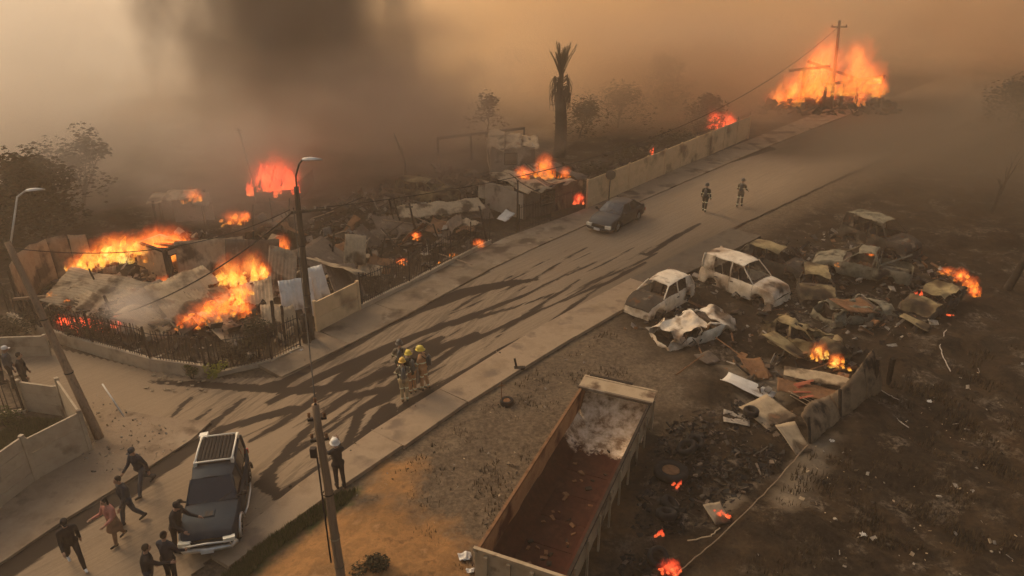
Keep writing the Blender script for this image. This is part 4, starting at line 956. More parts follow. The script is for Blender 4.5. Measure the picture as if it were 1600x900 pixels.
def rotx(v, a): return Vector((v.x, v.y*math.cos(a)-v.z*math.sin(a), v.y*math.sin(a)+v.z*math.cos(a)))
def person(label, loc, rz, top, pants, shoes=None, hipL=0, hipR=0, kneeL=5, kneeR=5, lean=3, armL=(5, 12, 15), armR=(5, 12, 15), head=0, hair='hair', hairmat=None, height=1.74,
           bulk=1.1, stripes=False, tank=False, pack=None, helmet=None, hem=None, face_turn=0.0, skirt=None, group=None, cap=None):
    k = height/1.75; shoes = shoes or mBlk
    B = []                                     # bones: a, b, ra, rb, key
    pel = Vector((0, 0, .95)); ln = R(lean)
    up = lambda l: rotx(Vector((0, 0, l)), -ln)     # forward lean towards +y
    chest = pel+up(.30); neck = pel+up(.52)
    B += [(pel, pel+up(.12), .135, .13, 'top' if hem else 'pants'), (pel+up(.06), chest, .135, .155, 'top'), (chest, pel+up(.42), .155, .13, 'top'), (neck-up(.04), neck+up(.08), .055, .052, 'skin')]
    sh = pel+up(.46)
    for s in (-1, 1): B += [(sh, sh+Vector((s*.155, 0, -.01)), .10, .078, 'top'), (chest, sh+Vector((s*.09, 0, -.05)), .12, .10, 'top')]
    hc = neck+up(.19)+Vector((0, .03+.04*math.sin(R(head)), 0))
    feet = []
    for s, hip, knee in ((-1, hipL, kneeL), (1, hipR, kneeR)):
        h0 = pel+Vector((s*.095, 0, -.03)); th = rotx(Vector((0, 0, -.43)), R(hip)); kn = h0+th; shn = rotx(Vector((0, 0, -.42)), R(hip-knee)); an = kn+shn
        B += [(pel+Vector((s*.05, 0, 0)), h0, .125, .115, 'pants'), (h0, kn, .092, .062, 'pants'), (kn, kn+shn*.35, .062, .064, 'pants'), (kn+shn*.35, an, .064, .046, 'pants')]
        ft = rotx(Vector((0, .17, -.045)), R(hip-knee)*.6); B += [(an, an+rotx(Vector((0, -.04, -.05)), R(hip-knee)*.6), .045, .043, 'shoe'), (an+rotx(Vector((0, -.03, -.05)), R(hip-knee)*.6), an+ft, .043, .036, 'shoe')]
        feet.append(an+ft); feet.append(an+rotx(Vector((0, -.04, -.05)), R(hip-knee)*.6))
    hands = []
    for s, (fw, out, el) in ((-1, armL), (1, armR)):
        s0 = sh+Vector((s*.185, 0, -.02)); d = Vector((s*math.sin(R(out)), 0, -math.cos(R(out)))); d = rotx(d, R(fw)); e0 = s0+d*.29
        d2 = rotx(Vector((s*math.sin(R(out*.6)), 0, -math.cos(R(out*.6)))), R(fw+el)); w0 = e0+d2*.25
        B += [(s0, e0, .068, .05, 'top'), (e0, w0, .05, .038, 'top'), (w0, w0+d2*.09, .034, .040, 'skin')]
        hands.append((w0+d2*.09, d2, s))
    dz = min(f.z for f in feet)-.038
    sb = [(a, b_, (ra-.0)*(bulk if key in ('top', 'pants') else 1), rb*(bulk if key in ('top', 'pants') else 1), key) for a, b_, ra, rb, key in B]
    mb = MB()
    for a, b_, ra, rb, key in sb:
        d = b_-a; L_ = d.length
        if L_ < 1e-4: continue
        t = d/L_; pts = [a-t*ra*.9, a-t*ra*.55, a]+[a+d*.5]+[b_, b_+t*rb*.55, b_+t*rb*.9]; rs = [ra*.35, ra*.82, ra, (ra+rb)/2, rb, rb*.82, rb*.35]
        mb.tube(pts, rs, 10)
    Rh = Matrix.Rotation(R(face_turn), 3, 'Z')
    def hp(x, y, z): return hc+rotx(Rh @ Vector((x, y, z)), -R(head+lean*.6))
    hb = MB(); hb.ball((0, 0, 0), (.078, .098, .118), 12, 9); hb.ball((0, .028, -.055), (.058, .07, .062), 10, 7)
    hb.tube([(0, .085, .015), (0, .118, -.02), (0, .095, -.035)], [.012, .018, .012], 6); [hb.ball((s*.08, -.005, -.01), (.014, .022, .032), 6, 5) for s in (-1, 1)]
    hb.tube([(-.03, .098, -.058), (0, .105, -.06), (.03, .098, -.058)], [.008, .01, .008], 5)
    hb.warp(lambda p: hp(p.x, p.y, p.z)); o_ = len(mb.v); mb.v += hb.v; mb.f += [tuple(i+o_ for i in f) for f in hb.f]; mb.mi += hb.mi; mb.sm += hb.sm
    if skirt:
        mb.lathe([(.14, .98), (.18, .8), (.24, .55), (.25, .53), (.1, .6), (.1, .95)], 14)
    raw = mb.mesh('raw', [mSkin]); tmp = bpy.data.objects.new('raw', raw); COL.objects.link(tmp)
    md = tmp.modifiers.new('r', 'REMESH'); md.mode = 'VOXEL'; md.voxel_size = .016; md.use_smooth_shade = True
    ms = tmp.modifiers.new('s', 'SMOOTH'); ms.factor = .5; ms.iterations = 2
    ev = tmp.evaluated_get(bpy.context.evaluated_depsgraph_get()); me = bpy.data.meshes.new_from_object(ev); bpy.data.objects.remove(tmp); bpy.data.meshes.remove(raw)
    # colours from the nearest bone
    V = np.empty(len(me.vertices)*3); me.vertices.foreach_get('co', V); V = V.reshape(-1, 3)
    C = np.empty(len(me.polygons)*3); me.polygons.foreach_get('center', C); C = C.reshape(-1, 3)
    keys = ['top', 'pants', 'shoe', 'skin', 'stripe']; best = np.full(len(C), 1e9); mi = np.zeros(len(C), int)
    for a, b_, ra, rb, key in sb:
        a_, d = np.array(a), np.array(b_-a); wv = C-a_; t = np.clip(wv@d/max(1e-9, d@d), 0, 1); dist = np.linalg.norm(wv-t[:, None]*d, axis=1)-(ra+(rb-ra)*t)
        kk = np.full(len(C), keys.index(key))
        if stripes and key in ('top', 'pants'):
            L_ = np.linalg.norm(d)
            if L_ > .2: kk = np.where(np.abs(t-.72)*L_ < .028, 4, kk)
        upd = dist < best; best = np.where(upd, dist, best); mi = np.where(upd, kk, mi)
    dh = np.linalg.norm((C-np.array(hc))/np.array((.095, .13, .14)), axis=1); mi = np.where(dh < 1, 3, mi)
    if skirt: rr_ = np.hypot(C[:, 0], C[:, 1]); mi = np.where((C[:, 2] > .5) & (C[:, 2] < 1.0) & (rr_ > .10) & (rr_ < .27) & (np.abs(C[:, 0]) < .26), 5, mi)
    # fingers rooted in the palms
    fb = MB()
    for (h0, d2, s) in hands:
        side = Vector((s, 0, 0)); side = (side-d2*side.dot(d2)).normalized(); nrm = d2.cross(side).normalized(); fwd = Vector((0, 1, 0)); acr = (fwd-d2*fwd.dot(d2)).normalized()
        for i, L_ in enumerate((.062, .072, .076, .064)):
            p = h0+acr*(-.027+.018*i)+d2*.02; q = p+d2*L_*.55; fb.tube([p-d2*.03, p, q, q+(d2*.7-side*.7)*L_*.5], [.009, .0095, .009, .007], 6)
        p = h0+acr*.03-d2*.04; fb.tube([p, p+(acr*.8+d2*.6)*.03, p+(acr*.45+d2*.9)*.065], [.011, .0105, .008], 6)
    bm = bmesh.new(); bm.from_mesh(me); fm = fb.mesh('f', [mSkin]); bm.from_mesh(fm); bm.to_mesh(me); bm.free(); bpy.data.meshes.remove(fm)
    mi = np.concatenate([mi, np.full(len(me.polygons)-len(mi), 3)]).astype(np.int32)
    for m_ in (top, pants, shoes, mSkin, mStripe, skirt or top): me.materials.append(m_)
    while len(me.materials) > 6: me.materials.pop(index=0)
    me.polygons.foreach_set('material_index', mi); me.polygons.foreach_set('use_smooth', [True]*len(me.polygons)); me.name = 'body'
    root = thing('person', label, 'person', Vector(loc)-Vector((0, 0, dz*k)), rz, group=group); root.scale = (k, k, k)
    link('body', me, root)
    for s in (-1, 1): MB().ball(hp(s*.03, .088, .012), .0125, 6, 5).build('eye', mEye, root)
    def wpart(mb_, nm, mt): return mb_.warp(lambda p: hp(p.x, p.y, p.z)).build(nm, mt, root)
    if helmet:
        h_ = MB(); h_.lathe([(.118, -.01), (.125, .02), (.115, .08), (.085, .125), (.04, .148), (0, .155)], 16, mat=Matrix.Translation((0, -.005, .03)) @ Matrix.Scale(1.15, 4, (0, 1, 0)))
        h_.lathe([(.118, .0), (.155, -.015), (.158, -.008), (.12, .012)], 16, mat=Matrix.Translation((0, -.012, .025)) @ Matrix.Scale(1.25, 4, (0, 1, 0))); h_.box((0, -.005, .165), (.025, .22, .03)); h_ = wpart(h_, 'helmet', helmet)
        wpart(MB().box((0, .135, .09), (.06, .02, .06)), 'badge', mStripe)
    elif cap:
        wpart(MB().lathe([(.088, -.02), (.092, .03), (.08, .08), (.04, .11), (0, .115)], 14, mat=Matrix.Translation((0, -.005, .03)) @ Matrix.Scale(1.2, 4, (0, 1, 0))).grid(lambda u, v: Vector(((u-.5)*.15*(1-.3*v), .085+.09*v, .03-.02*v)), 5, 3), 'cap', cap)
    else:
        hb = MB(); hb.ball((0, -.018, .022), (.087, .10, .112), 12, 9)
        if hair == 'long': hb.ball((0, -.07, -.08), (.085, .05, .15), 10, 7); hb.ball((0, -.075, -.19), (.06, .035, .10), 8, 6)
        if hair == 'bun': hb.ball((0, -.12, .05), .045, 8, 6)
        hb.v = [(p[0], min(p[1], .058 if p[2] < .07 else .075), max(p[2], -.045) if hair == 'hair' and p[1] > -.02 else p[2]) for p in hb.v]
        wpart(hb, 'hair', hairmat or mHairDk)
    back = lambda x, y, z: chest+rotx(Vector((x, y, z)), -ln)
    if tank:
        tb = MB(); tb.tube([(0, 0, -.22), (0, 0, -.17), (0, 0, .16), (0, 0, .22), (0, 0, .26)], [.04, .075, .075, .05, .025], 10); tb.box((0, .07, 0), (.2, .03, .36)); tb.warp(lambda p: back(p.x, p.y-.25*bulk, p.z)).build('air_tank', mTank, root)
        for s in (-1, 1): MB().tube([(s*.1, -.17*bulk, .1), (s*.11, -.05, .2*bulk), (s*.105, .13*bulk, .14), (s*.1, .17*bulk, 0), (s*.1, .1, -.16)], .022, 5, flat=.4).warp(lambda p: back(p.x, p.y, p.z)).build('harness_strap', mBlk, root)
    if pack:
        pb = MB(); pb.box((0, -.22, .03), (.28, .14, .36), taper=.85, jit=.01); pb.warp(lambda p: back(p.x, p.y, p.z)).build('backpack', pack, root)
    return root
def G_(px, py, z=.025): q = P(px, py); q.z = z; return q
# walkers on the road, bottom left
person('walking person in black hoodie and white shoes at the lower left kerb', G_(122, 886), heading(-.1, -1)+.9, mBlk, mBlk, mWhiteC, hipL=28, hipR=-20, kneeL=12, kneeR=25, armL=(-25, 10, 20), armR=(25, 10, 35), lean=6, cap=mBlk, hem=True)
person('walking person with long dark hair in salmon top and brown skirt', G_(186, 848), heading(-.45, -.9), mPink, mBrownC, mBlk, hipL=14, hipR=-12, kneeL=8, kneeR=18, armL=(25, 14, 60), armR=(20, 14, 70), lean=5, hair='long', skirt=mBrownC, height=1.62)
person('walking person in dark grey jacket between salmon dressed and navy dressed walkers', G_(207, 818), heading(-.6, -.8), mGry, mSlate, mBlk, hipL=-14, hipR=18, kneeL=20, kneeR=8, lean=4, armL=(20, 10, 20), armR=(-18, 10, 15))
person('striding person in navy jacket and grey jeans nearest the kerb gutter', G_(228, 768), heading(-.5, -.85)+.2, mNavy, mJean, mBlk, hipL=26, hipR=-24, kneeL=8, kneeR=22, lean=8, armL=(-22, 10, 20), armR=(24, 10, 30), cap=mGry, hem=True)
# by the SUV
person('person in black with cap leaning on the blue car bonnet', G_(284, 862), heading(.9, -.2), mBlk, mBlk, mBlk, lean=14, armL=(45, 12, 30), armR=(30, 12, 40), cap=mBlk, hipL=6, hipR=-6, hem=True)
person('person in dark slate coat standing behind the leaning person at the car nose', G_(273, 915), heading(.2, 1), mNavy, mBlk, mBlk, lean=4, armL=(15, 10, 30), armR=(20, 10, 30), hem=True)
person('person in black cut off by the bottom picture edge reaching towards a companion', G_(243, 935), heading(.8, .5), mBlk, mGry, mBlk, lean=6, armR=(55, 10, 20), armL=(10, 10, 10), hem=True)
# onlooker by the near pole
person('person in dark uniform with white helmet taking a picture on the pavement', G_(533, 766, .11), heading(-.55, .8), mBlk, mBlk, mBlk, lean=2, armL=(62, 8, 75), armR=(62, 8, 75), helmet=mHelW, hipL=4, hipR=-4, hem=True, height=1.74)
# firefighters
person('firefighter in khaki turnout with dark helmet behind the two yellow helmets', G_(628, 598), heading(-.1, 1), mTurnMid, mTurnDk, mBlk, bulk=1.18, stripes=True, tank=True, helmet=mHelDk, lean=6, armL=(18, 18, 30), armR=(18, 18, 30), hem=True)
person('firefighter in tan turnout with amber yellow helmet seen from behind', G_(633, 627), heading(-.2, 1), mTurnMid, mTurn, mTurnDk, bulk=1.18, stripes=True, tank=True, helmet=mHelO, lean=16, armL=(25, 16, 40), armR=(25, 16, 40), hem=True, height=1.66)
person('firefighter with bright yellow helmet and orange tan coat beside the amber helmet', G_(645, 614), heading(-.5, .8), mTurnDk, mTurn2, mTurnDk, bulk=1.16, stripes=True, tank=True, helmet=mHelY, lean=14, armL=(28, 16, 45), armR=(22, 16, 30), hem=True, height=1.68)
person('firefighter in orange tan turnout standing apart on the wet road edge', G_(663, 609), heading(-.9, .25), mTurn2, mTurn2, mTurnDk, bulk=1.16, stripes=True, tank=True, helmet=mHelY, lean=4, armL=(25, 14, 55), armR=(12, 14, 30), hem=True, height=1.8, hipL=5, hipR=-7)
person('distant firefighter in dark turnout with reflective bands walking up the road', G_(1100, 331), heading(.4, .9), mTurnDk, mTurnDk, mBlk, bulk=1.18, stripes=True, tank=True, helmet=mHelDk, lean=5, hipL=10, hipR=-12, kneeR=14, armL=(12, 16, 25), armR=(-8, 16, 20), hem=True, height=1.78)
person('distant firefighter in pale khaki turnout further right on the road', G_(1155, 323), heading(.5, .85), mTurnMid, mTurnMid, mBlk, bulk=1.18, stripes=True, tank=True, helmet=mHelDk, lean=10, hipL=-10, hipR=12, kneeL=14, armL=(20, 16, 40), armR=(20, 16, 40), hem=True, height=1.78)
# bystanders behind the garden
person('bystander with white cap behind the garden fence', G_(24, 606), heading(.7, .5), mSlate, mBlk, mBlk, cap=mWhiteC, hem=True)
person('bystander in dark clothes right of the white capped bystander', G_(46, 616), heading(.8, .4), mBlk, mBlk, mBlk, hem=True)
person('bystander in black at the picture edge behind the garden fence', G_(6, 600), heading(.8, .2), mBlk, mGry, mBlk, hem=True, cap=mBlk)

# ------------------------------------------------------------------ ruins
def sheet(label, loc, w_, l_, yaw, pitch=0, roll=0, mat=None, wave=.025, nw=None, bend=0.0, crum=.06, name='metal_sheet', cat='metal sheet', group=None, seed=None):
    """corrugated or flat sheet lying at loc (its centre), crumpled by heat"""
    sd = seed if seed is not None else rnd(0, 50); nw = nw if nw is not None else max(4, int(w_/.16)); nu = nw*3; nv = 8
    mb = MB()
    def f(u, v):
        x, y = (u-.5)*w_, (v-.5)*l_
        ed = max(abs(u-.5), abs(v-.5))*2
        return Vector((x+.03*nz((x, y, 1), 2, sd)*ed, y+.05*nz((x, y, 3), 2.5, sd)*ed, wave*math.sin(u*nw*2*math.pi)+bend*((2*u-1)**2)+crum*nz((x, y, 0), 1.0, sd)*2+crum*.6*nz((x, y, 2), 2.7, sd)))
    mb.grid(f, nu, nv)
    o = mb.build(name, mat or mZinc, None, loc, (pitch, roll, yaw)); o.rotation_mode = 'XYZ'
    md = o.modifiers.new('thickness', 'SOLIDIFY'); md.thickness = .012
    return tag(o, label, cat, group)
def timber(label, a, b_, wd=.1, hd=.06, mat=None, group=None, name='timber', cat='timber'):
    a = Vector(a); b_ = Vector(b_); n = 6; mb = MB(); e = b_-a
    pts = [e*(i/n)+Vector((.03*nz((i, a.x, 0), .7), .03*nz((i, a.y, 4), .7), .02*nz((i, 0, a.x), .7))) for i in range(n+1)]
    mb.tube(pts, [max(wd, hd)*.6*(1+.15*nz((i, a.x, a.y), 1.3)) for i in range(n+1)], 4, smooth=False, flat=min(wd, hd)/max(wd, hd))
    return tag(mb.build(name, mat or mCharWood, None, a), label, cat, group)
def rubble(name, label, polys, n, smin, smax, mats, z0=0.0, heap=0.0, seed=1, flat=.5):
    mb = MB(); rs = np.random.RandomState(seed)
    for poly in polys:
        w_ = poly_w(poly); lo, hi = w_.min(0), w_.max(0)
        Q = rs.uniform(lo, hi, (n*4, 2)); sd = sd_poly(Q, w_); Q = Q[sd < 0]; sd = sd[sd < 0]
        for q, d in list(zip(Q, sd))[:n]:
            s_ = smin*(smax/smin)**(rs.rand()**1.8); zz = z0+heap*min(1, -d/1.5)*rs.rand()
            rot = Matrix.Rotation(rs.rand()*6.3, 3, 'Z') @ Matrix.Rotation(rs.normal()*.5, 3, 'X') @ Matrix.Rotation(rs.normal()*.5, 3, 'Y')
            k = rs.rand(); size = (s_, s_*.7, s_*flat*.5) if k < .6 else (s_*2.2, s_*.22, s_*.16) if k < .85 else (s_*1.2, s_*1.0, s_*.06)
            mb.box((q[0], q[1], zz+s_*.12), size, rot, mi=int(rs.randint(len(mats))), jit=s_*.12)
    return tag(mb.build(name, mats), label, 'debris', None, 'stuff')
# the small roofless room that burns at the corner
A, B_, L2 = P(268, 452), P(306, 436), P(222, 434); hr = zat(394, A.y); rm = thing('burning_room', 'small roofless plastered room with fire showing in its window', 'building', A)
def wallbox(root, a, b_, h, win=None, mat=None, th=.12, nm='wall'):
    a = Vector(a); b_ = Vector(b_); e = b_-a; t = e.normalized(); rot = Matrix.Rotation(math.atan2(t.y, t.x), 3, 'Z'); L_ = e.length
    def seg(u0, u1, z0, z1): return ((a+t*(u0+u1)/2+Vector((0, 0, (z0+z1)/2))), (u1-u0, th, z1-z0), rot)
    mb = MB()
    if win:
        u0, u1, z0, z1 = win
        for s_ in (seg(0, u0, 0, h), seg(u1, L_, 0, h), seg(u0, u1, 0, z0), seg(u0, u1, z1, h)): mb.box(*s_)
    else: mb.box(*seg(0, L_, 0, h))
    o = mb.build(nm, mat or mPlaster, root)
    if win:
        fr = MB(); u0, u1, z0, z1 = win
        for s_ in (seg(u0-.05, u0, z0-.05, z1+.05), seg(u1, u1+.05, z0-.05, z1+.05), seg(u0, u1, z0-.05, z0), seg(u0, u1, z1, z1+.05)): fr.box(s_[0], (s_[1][0], th+.03, s_[1][2]), rot)
        fr.build('window_frame', mCharWood, o)
    return o
e1, e2 = B_-A, L2-A; Lw = e1.length
wallbox(rm, (0, 0, 0), e1, hr, (Lw*.2, Lw*.86, hr*.38, hr*.85)); wallbox(rm, e1*1.0+e2*.02, e1+e2, hr*.97); wallbox(rm, e1*.98+e2, e2, hr*.95); wallbox(rm, e2*.98, e2*.02, hr*.99, mat=mTan)
for k in range(5): MB().beam(e1*(k/5+.08)+Vector((0, 0, hr+.03)), e1*(k/5+.02)+e2*rnd(.6, 1)+Vector((0, 0, hr+rnd(-.3, .1))), .07, .1).build('rafter', mCharWood, rm)
MB().beam(Vector((0, 0, hr+.05)), e1+Vector((0, 0, hr+.05)), .14, .10).build('wall_plate', mCharWood, rm); MB().beam(Vector((0, 0, hr+.055)), e2+Vector((0, 0, hr+.055)), .14, .10).build('wall_plate', mCharWood, rm)
MB().box((.05, .05, hr*.5), (.2, .2, hr+.02)).build('corner_post', mCharWood, rm)
# curved corrugated fence behind the fire
cf = thing('curved_fence', 'tall curved tan corrugated metal fence at the far left of the fire', 'fence', P(45, 470)); pts = [P(38, 492), P(48, 470), P(66, 452), P(92, 440), P(122, 432), P(150, 428)]
for i, (a, b_) in enumerate(zip(pts, pts[1:])):
    a = a-P(45, 470); b_ = b_-P(45, 470); e = b_-a; t = e.normalized(); nn2 = Vector((-t.y, t.x, 0)); hh = 2.45-.05*i; hh2 = hh-.05; off_ = P(45, 470)
    mb = MB(); mb.grid(lambda u, v: a+e*u+nn2*(.03*math.sin(u*e.length*36)+.25*v*v*nz(a+e*u, .5))+Vector((0, 0, (hh+(hh2-hh)*u+.08*nz(a+e*u, 1.3))*v)), max(8, int(e.length*14)), 6); o = mb.build('panel', mTan if i % 3 else mZinc, cf); o.modifiers.new('t', 'SOLIDIFY').thickness = .01
    MB().beam(a+nn2*.1, a+nn2*.1+Vector((0, 0, hh-.2)), .07, .07).build('post', mCharWood, cf)
# collapsed roof sheets around the corner fire (individually placed)
SH = [ # px, py, z, w, l, yaw, pitch, roll, mat, label
 (150, 455, .75, 2.4, 4.2, 1.35, .10, -.28, mTan, 'long tan roof sheet sliding down under the upper left flames'),
 (185, 470, .55, 2.0, 4.0, 1.25, .05, -.35, mZinc, 'grey tan roof sheet lying in front of the tan one'),
 (120, 478, .5, 1.8, 2.6, 1.0, .12, -.3, mTan, 'short tan sheet near the embers by the plinth'),
 (250, 478, .5, 2.0, 3.2, .9, .30, -.15, mZincDark, 'sooty sheet below the burning room corner'),
 (235, 500, .4, 2.2, 3.0, 1.2, .2, .12, mZinc, 'pale smoking sheet behind the iron fence'),
 (290, 470, .8, 2.2, 3.6, .75, .34, -.1, mZinc, 'broad grey roof sheet between burning room and middle fire'),
 (320, 452, .9, 1.8, 3.2, .9, .30, .0, mTan, 'tan roof sheet rising behind the middle fire'),
 (360, 505, .4, 1.8, 2.6, .8, .2, .1, mZinc, 'scorched sheet in front of the middle fire'),
 (402, 475, .7, 1.5, 2.8, .2, .45, -.2, mTan, 'curled tan sheet right of the middle fire'),
 (330, 408, 1.2, 3.2, 2.2, .25, 1.2, 0, mTan, 'standing tan wall panel between the burning room and lamp pole'),
 (395, 405, 1.2, 2.6, 2.0, .15, 1.25, .05, mZincDark, 'standing dark wall panel left of the lamp pole'),
 (440, 430, .8, 1.4, 3.0, .35, .7, .3, mZinc, 'leaning grey sheet left of the lamp pole'),
 (465, 468, .8, 1.5, 1.9, .5, 1.1, .1, mZincPale, 'pale upright sheet directly behind the lamp pole'),
 (500, 452, .95, .8, 2.2, .1, 1.2, -.25, mZincPale, 'bright pale narrow sheet leaning right of the lamp pole'),
 (525, 415, 1.3, 1.3, 3.2, 1.15, .1, .42, mTan, 'tan board slanting over the wrecked lot wall'),
 (555, 390, 1.4, 1.1, 1.6, .3, 1.0, .2, mTan, 'torn tan board standing by the fence end'),
 (540, 440, .7, 1.6, 2.4, .6, .5, .3, mZincDark, 'burnt dark sheet behind the orange tan wall'),
 (505, 400, .8, 2.0, 2.6, .9, .35, -.2, mZincDark, 'sooty roof sheet behind the leaning tan board'),
 (430, 500, .4, 1.2, 1.8, .4, .5, .2, mTan, 'small tan sheet beside the scorched bush'),
 (455, 505, .5, .7, 1.5, .3, .9, -.3, mTan, 'narrow tan plank sheet left of the charred stub'),
 (688, 325, .9, 5.4, 1.3, .38, .3, 0, mTan, 'long tan sheet lying across the hazy burnt lot'),
 (740, 330, .4, 2.2, 1.8, .3, .2, .1, mZincDark, 'dark sheet on the ground beside the driveway'),
 (775, 300, .8, 2.4, 1.8, .1, .35, .2, mZinc, 'grey sheet leaning left of the burning shed'),
 (790, 338, .35, 1.0, .7, .9, .2, -.3, mZincPale, 'small white curved sheet at the driveway end'),
 (620, 350, .5, 2.6, 2.0, .5, .3, .1, mZincDark, 'dark sheet in the middle of the burnt lot'),
]
for (px, py, z, w_, l_, yw, pi_, ro, mt_, lab) in SH:
    q = P(px, py, z); sheet(lab, q, w_, l_, yw, pi_, ro, mt_, crum=.09)
for k in range(34):
    lot = random.choice(([(70, 500), (200, 420), (330, 420), (440, 520)], [(480, 470), (560, 380), (740, 350), (700, 400)], [(350, 380), (450, 340), (560, 350), (600, 400)]))
    a, b_, c_, d_ = [P(*q) for q in lot]; u, v = rnd(0, 1), rnd(0, 1); p = (a*(1-u)+b_*u)*(1-v)+(d_*(1-u)+c_*u)*v
    an = rnd(0, 6.3); L_ = rnd(1.2, 3.2); timber('charred timber lying in the rubble of the burnt lots', p+Vector((0, 0, rnd(.1, .5))), p+Vector((math.cos(an)*L_, math.sin(an)*L_, rnd(.1, 1.3))), .09, .06, random.choice((mCharWood, mCharWood, mWood)), 'charred timbers in the burnt lots')
timber('leaning charred post among embers behind the corner fence', P(180, 500), P(163, 462, 1.6), .1, .08)
timber('tall charred stake left of the charred stub', P(432, 535), P(424, 470, 1.9), .12, .1)
timber('second charred stake between stub and scorched bush', P(445, 530), P(440, 478, 1.7), .1, .09)
for k in range(46):
    lot = ([(70, 505), (150, 430), (330, 410), (440, 530)], [(470, 480), (520, 380), (730, 345), (740, 385)], [(330, 395), (440, 345), (560, 345), (580, 420)])[k % 3]
    a, b_, c_, d_ = [P(*q) for q in lot]; u, v = rnd(0, 1), rnd(0, 1); p = (a*(1-u)+b_*u)*(1-v)+(d_*(1-u)+c_*u)*v
    sheet(('torn scorched roof piece in the rubble of the corner house', 'torn scorched roof piece behind the sagging fence', 'torn scorched roof piece behind the lamp pole')[k % 3], p+Vector((0, 0, rnd(.25, .7))), rnd(.5, 1.5), rnd(.6, 2.0), rnd(0, 6.3), rnd(-.9, .9), rnd(-.6, .6), random.choice((mZincDark, mZincDark, mTan, mZinc, mRust)), crum=.16, group=('roof pieces at the corner house', 'roof pieces behind the sagging fence', 'roof pieces behind the lamp pole')[k % 3])
for k in range(22):
    q = random.choice(((150, 480), (240, 470), (320, 440), (440, 420), (520, 420), (580, 410), (650, 375), (420, 370), (540, 370)))
    p = P(q[0]+rnd(-40, 40), q[1]+rnd(-18, 14)); timber('charred upright stud left standing in the burnt lots', p, p+Vector((rnd(-.5, .5), rnd(-.3, .3), rnd(.9, 2.2))), .08, .06, mCharWood, 'charred studs in the burnt lots')
RUB = [mAsh, mAsh, mCharWood, mZincDark, mAshPale, mTan]
rubble('rubble', 'burnt rubble and ash of the corner house', [[(60, 515), (150, 545), (330, 582), (430, 560), (480, 520), (560, 478), (480, 400), (300, 360), (120, 410), (60, 460)]], 1500, .07, .6, RUB, 0, .6, 1)
rubble('rubble', 'burnt rubble of the lot behind the sagging fence', [[(560, 480), (765, 380), (740, 330), (560, 300), (470, 350), (470, 420)]], 1300, .07, .5, [mAsh, mAsh, mCharWood, mZincDark, mAsh, mAshPale], 0, .45, 2)
rubble('rubble', 'hazy rubble further back in the smoke', [[(250, 350), (470, 330), (700, 260), (830, 290), (760, 330), (500, 330)], [(830, 330), (910, 310), (1160, 205), (1100, 195), (900, 260), (800, 280)]], 600, .12, .7, [mAsh, mCharWood, mZincDark], 0, .6, 3)
# pale broken canopy with fire on it
cn = thing('broken_canopy', 'pale broken canopy on posts with small flames on its roof', 'canopy', P(290, 352), .25); zc = 2.0
for k in range(4):
    mb = MB(); mb.grid(lambda u, v: Vector((-1.7+.86*k+.84*u, -1.0+2.0*v-.2*k*(k == 3), zc+.12*nz((u+k, v*2, 3), 1.7)-.10*abs(k-1.5)-.35*(k == 3)*u)), 6, 6); o = mb.build('roof_sheet', (mZinc, mTan, mZinc, mZincDark)[k], cn); o.modifiers.new('t', 'SOLIDIFY').thickness = .03
for sx in (-1.4, 1.3):
    for sy in (-.8, .8): MB().beam((sx, sy, 0), (sx*.97, sy, zc-.1), .14, .14).build('post', mCharWood, cn)
MB().box((.5, .7, .9), (2.2, .12, 1.8), jit=.05).build('back_wall', mPlaster, cn)
# burning shed by the gate
a0, a1 = P(818, 346), P(908, 318); sh_ = thing('burning_shed', 'low tan roofed shed with flames on it behind the iron gate', 'shed', a0); e1 = a1-a0; e2 = Vector((-e1.y, e1.x, 0)).normalized()*3.6
wallbox(sh_, (0, 0, 0), e1, 1.75, (1.4, 2.6, .7, 1.5), mat=mZincDark); wallbox(sh_, e1*.99, e1*.99+e2, 1.7, mat=mZincDark); wallbox(sh_, (0, .05, 0), e2, 1.72, mat=mPlaster)
for k in range(5):
    mb = MB(); u0, u1 = k/5+.006, (k+1)/5-.006
    mb.grid(lambda u, v: e1*(u0+(u1-u0)*u)*1.05+e2*(v*1.05-.1)+Vector((0, 0, 1.82+.45*v-.45*math.sin(math.pi*v)*(k in (2, 3))+.03*math.sin(u*30)+.28*nz((u+k, v*2, 0), 1.5))), 12, 8); o = mb.build('roof_sheet', (mTan, mTan, mZincDark, mTan, mZincDark)[k], sh_); o.modifiers.new('t', 'SOLIDIFY').thickness = .012
MB().beam((0, 0, 1.76), e1+Vector((0, 0, 1.76)), .1, .1).build('wall_plate', mCharWood, sh_)
# ruined house further back
a0 = P(768, 272); rh = thing('ruined_house', 'ruined house with broken tan roof below the steel frame', 'house', a0)
wallbox(rh, (0, 0, 0), (3.2, .6, 0), 1.9, (1, 1.9, .7, 1.5)); wallbox(rh, (3.2, .6, 0), (2.8, 4, 0), 1.9); wallbox(rh, (0, .1, 0), (-.4, 3.6, 0), 1.8)
for k in range(3):
    mb = MB(); mb.grid(lambda u, v: Vector((-.3+1.3*k+1.25*u, -.2+.2*k+4.2*v, 1.95+.45*v-.3*k*v+.35*nz((u+k, v*2, 0), 1.6))), 8, 8); o = mb.build('roof_sheet', (mTan, mZinc, mTan)[k], rh); o.modifiers.new('t', 'SOLIDIFY').thickness = .012
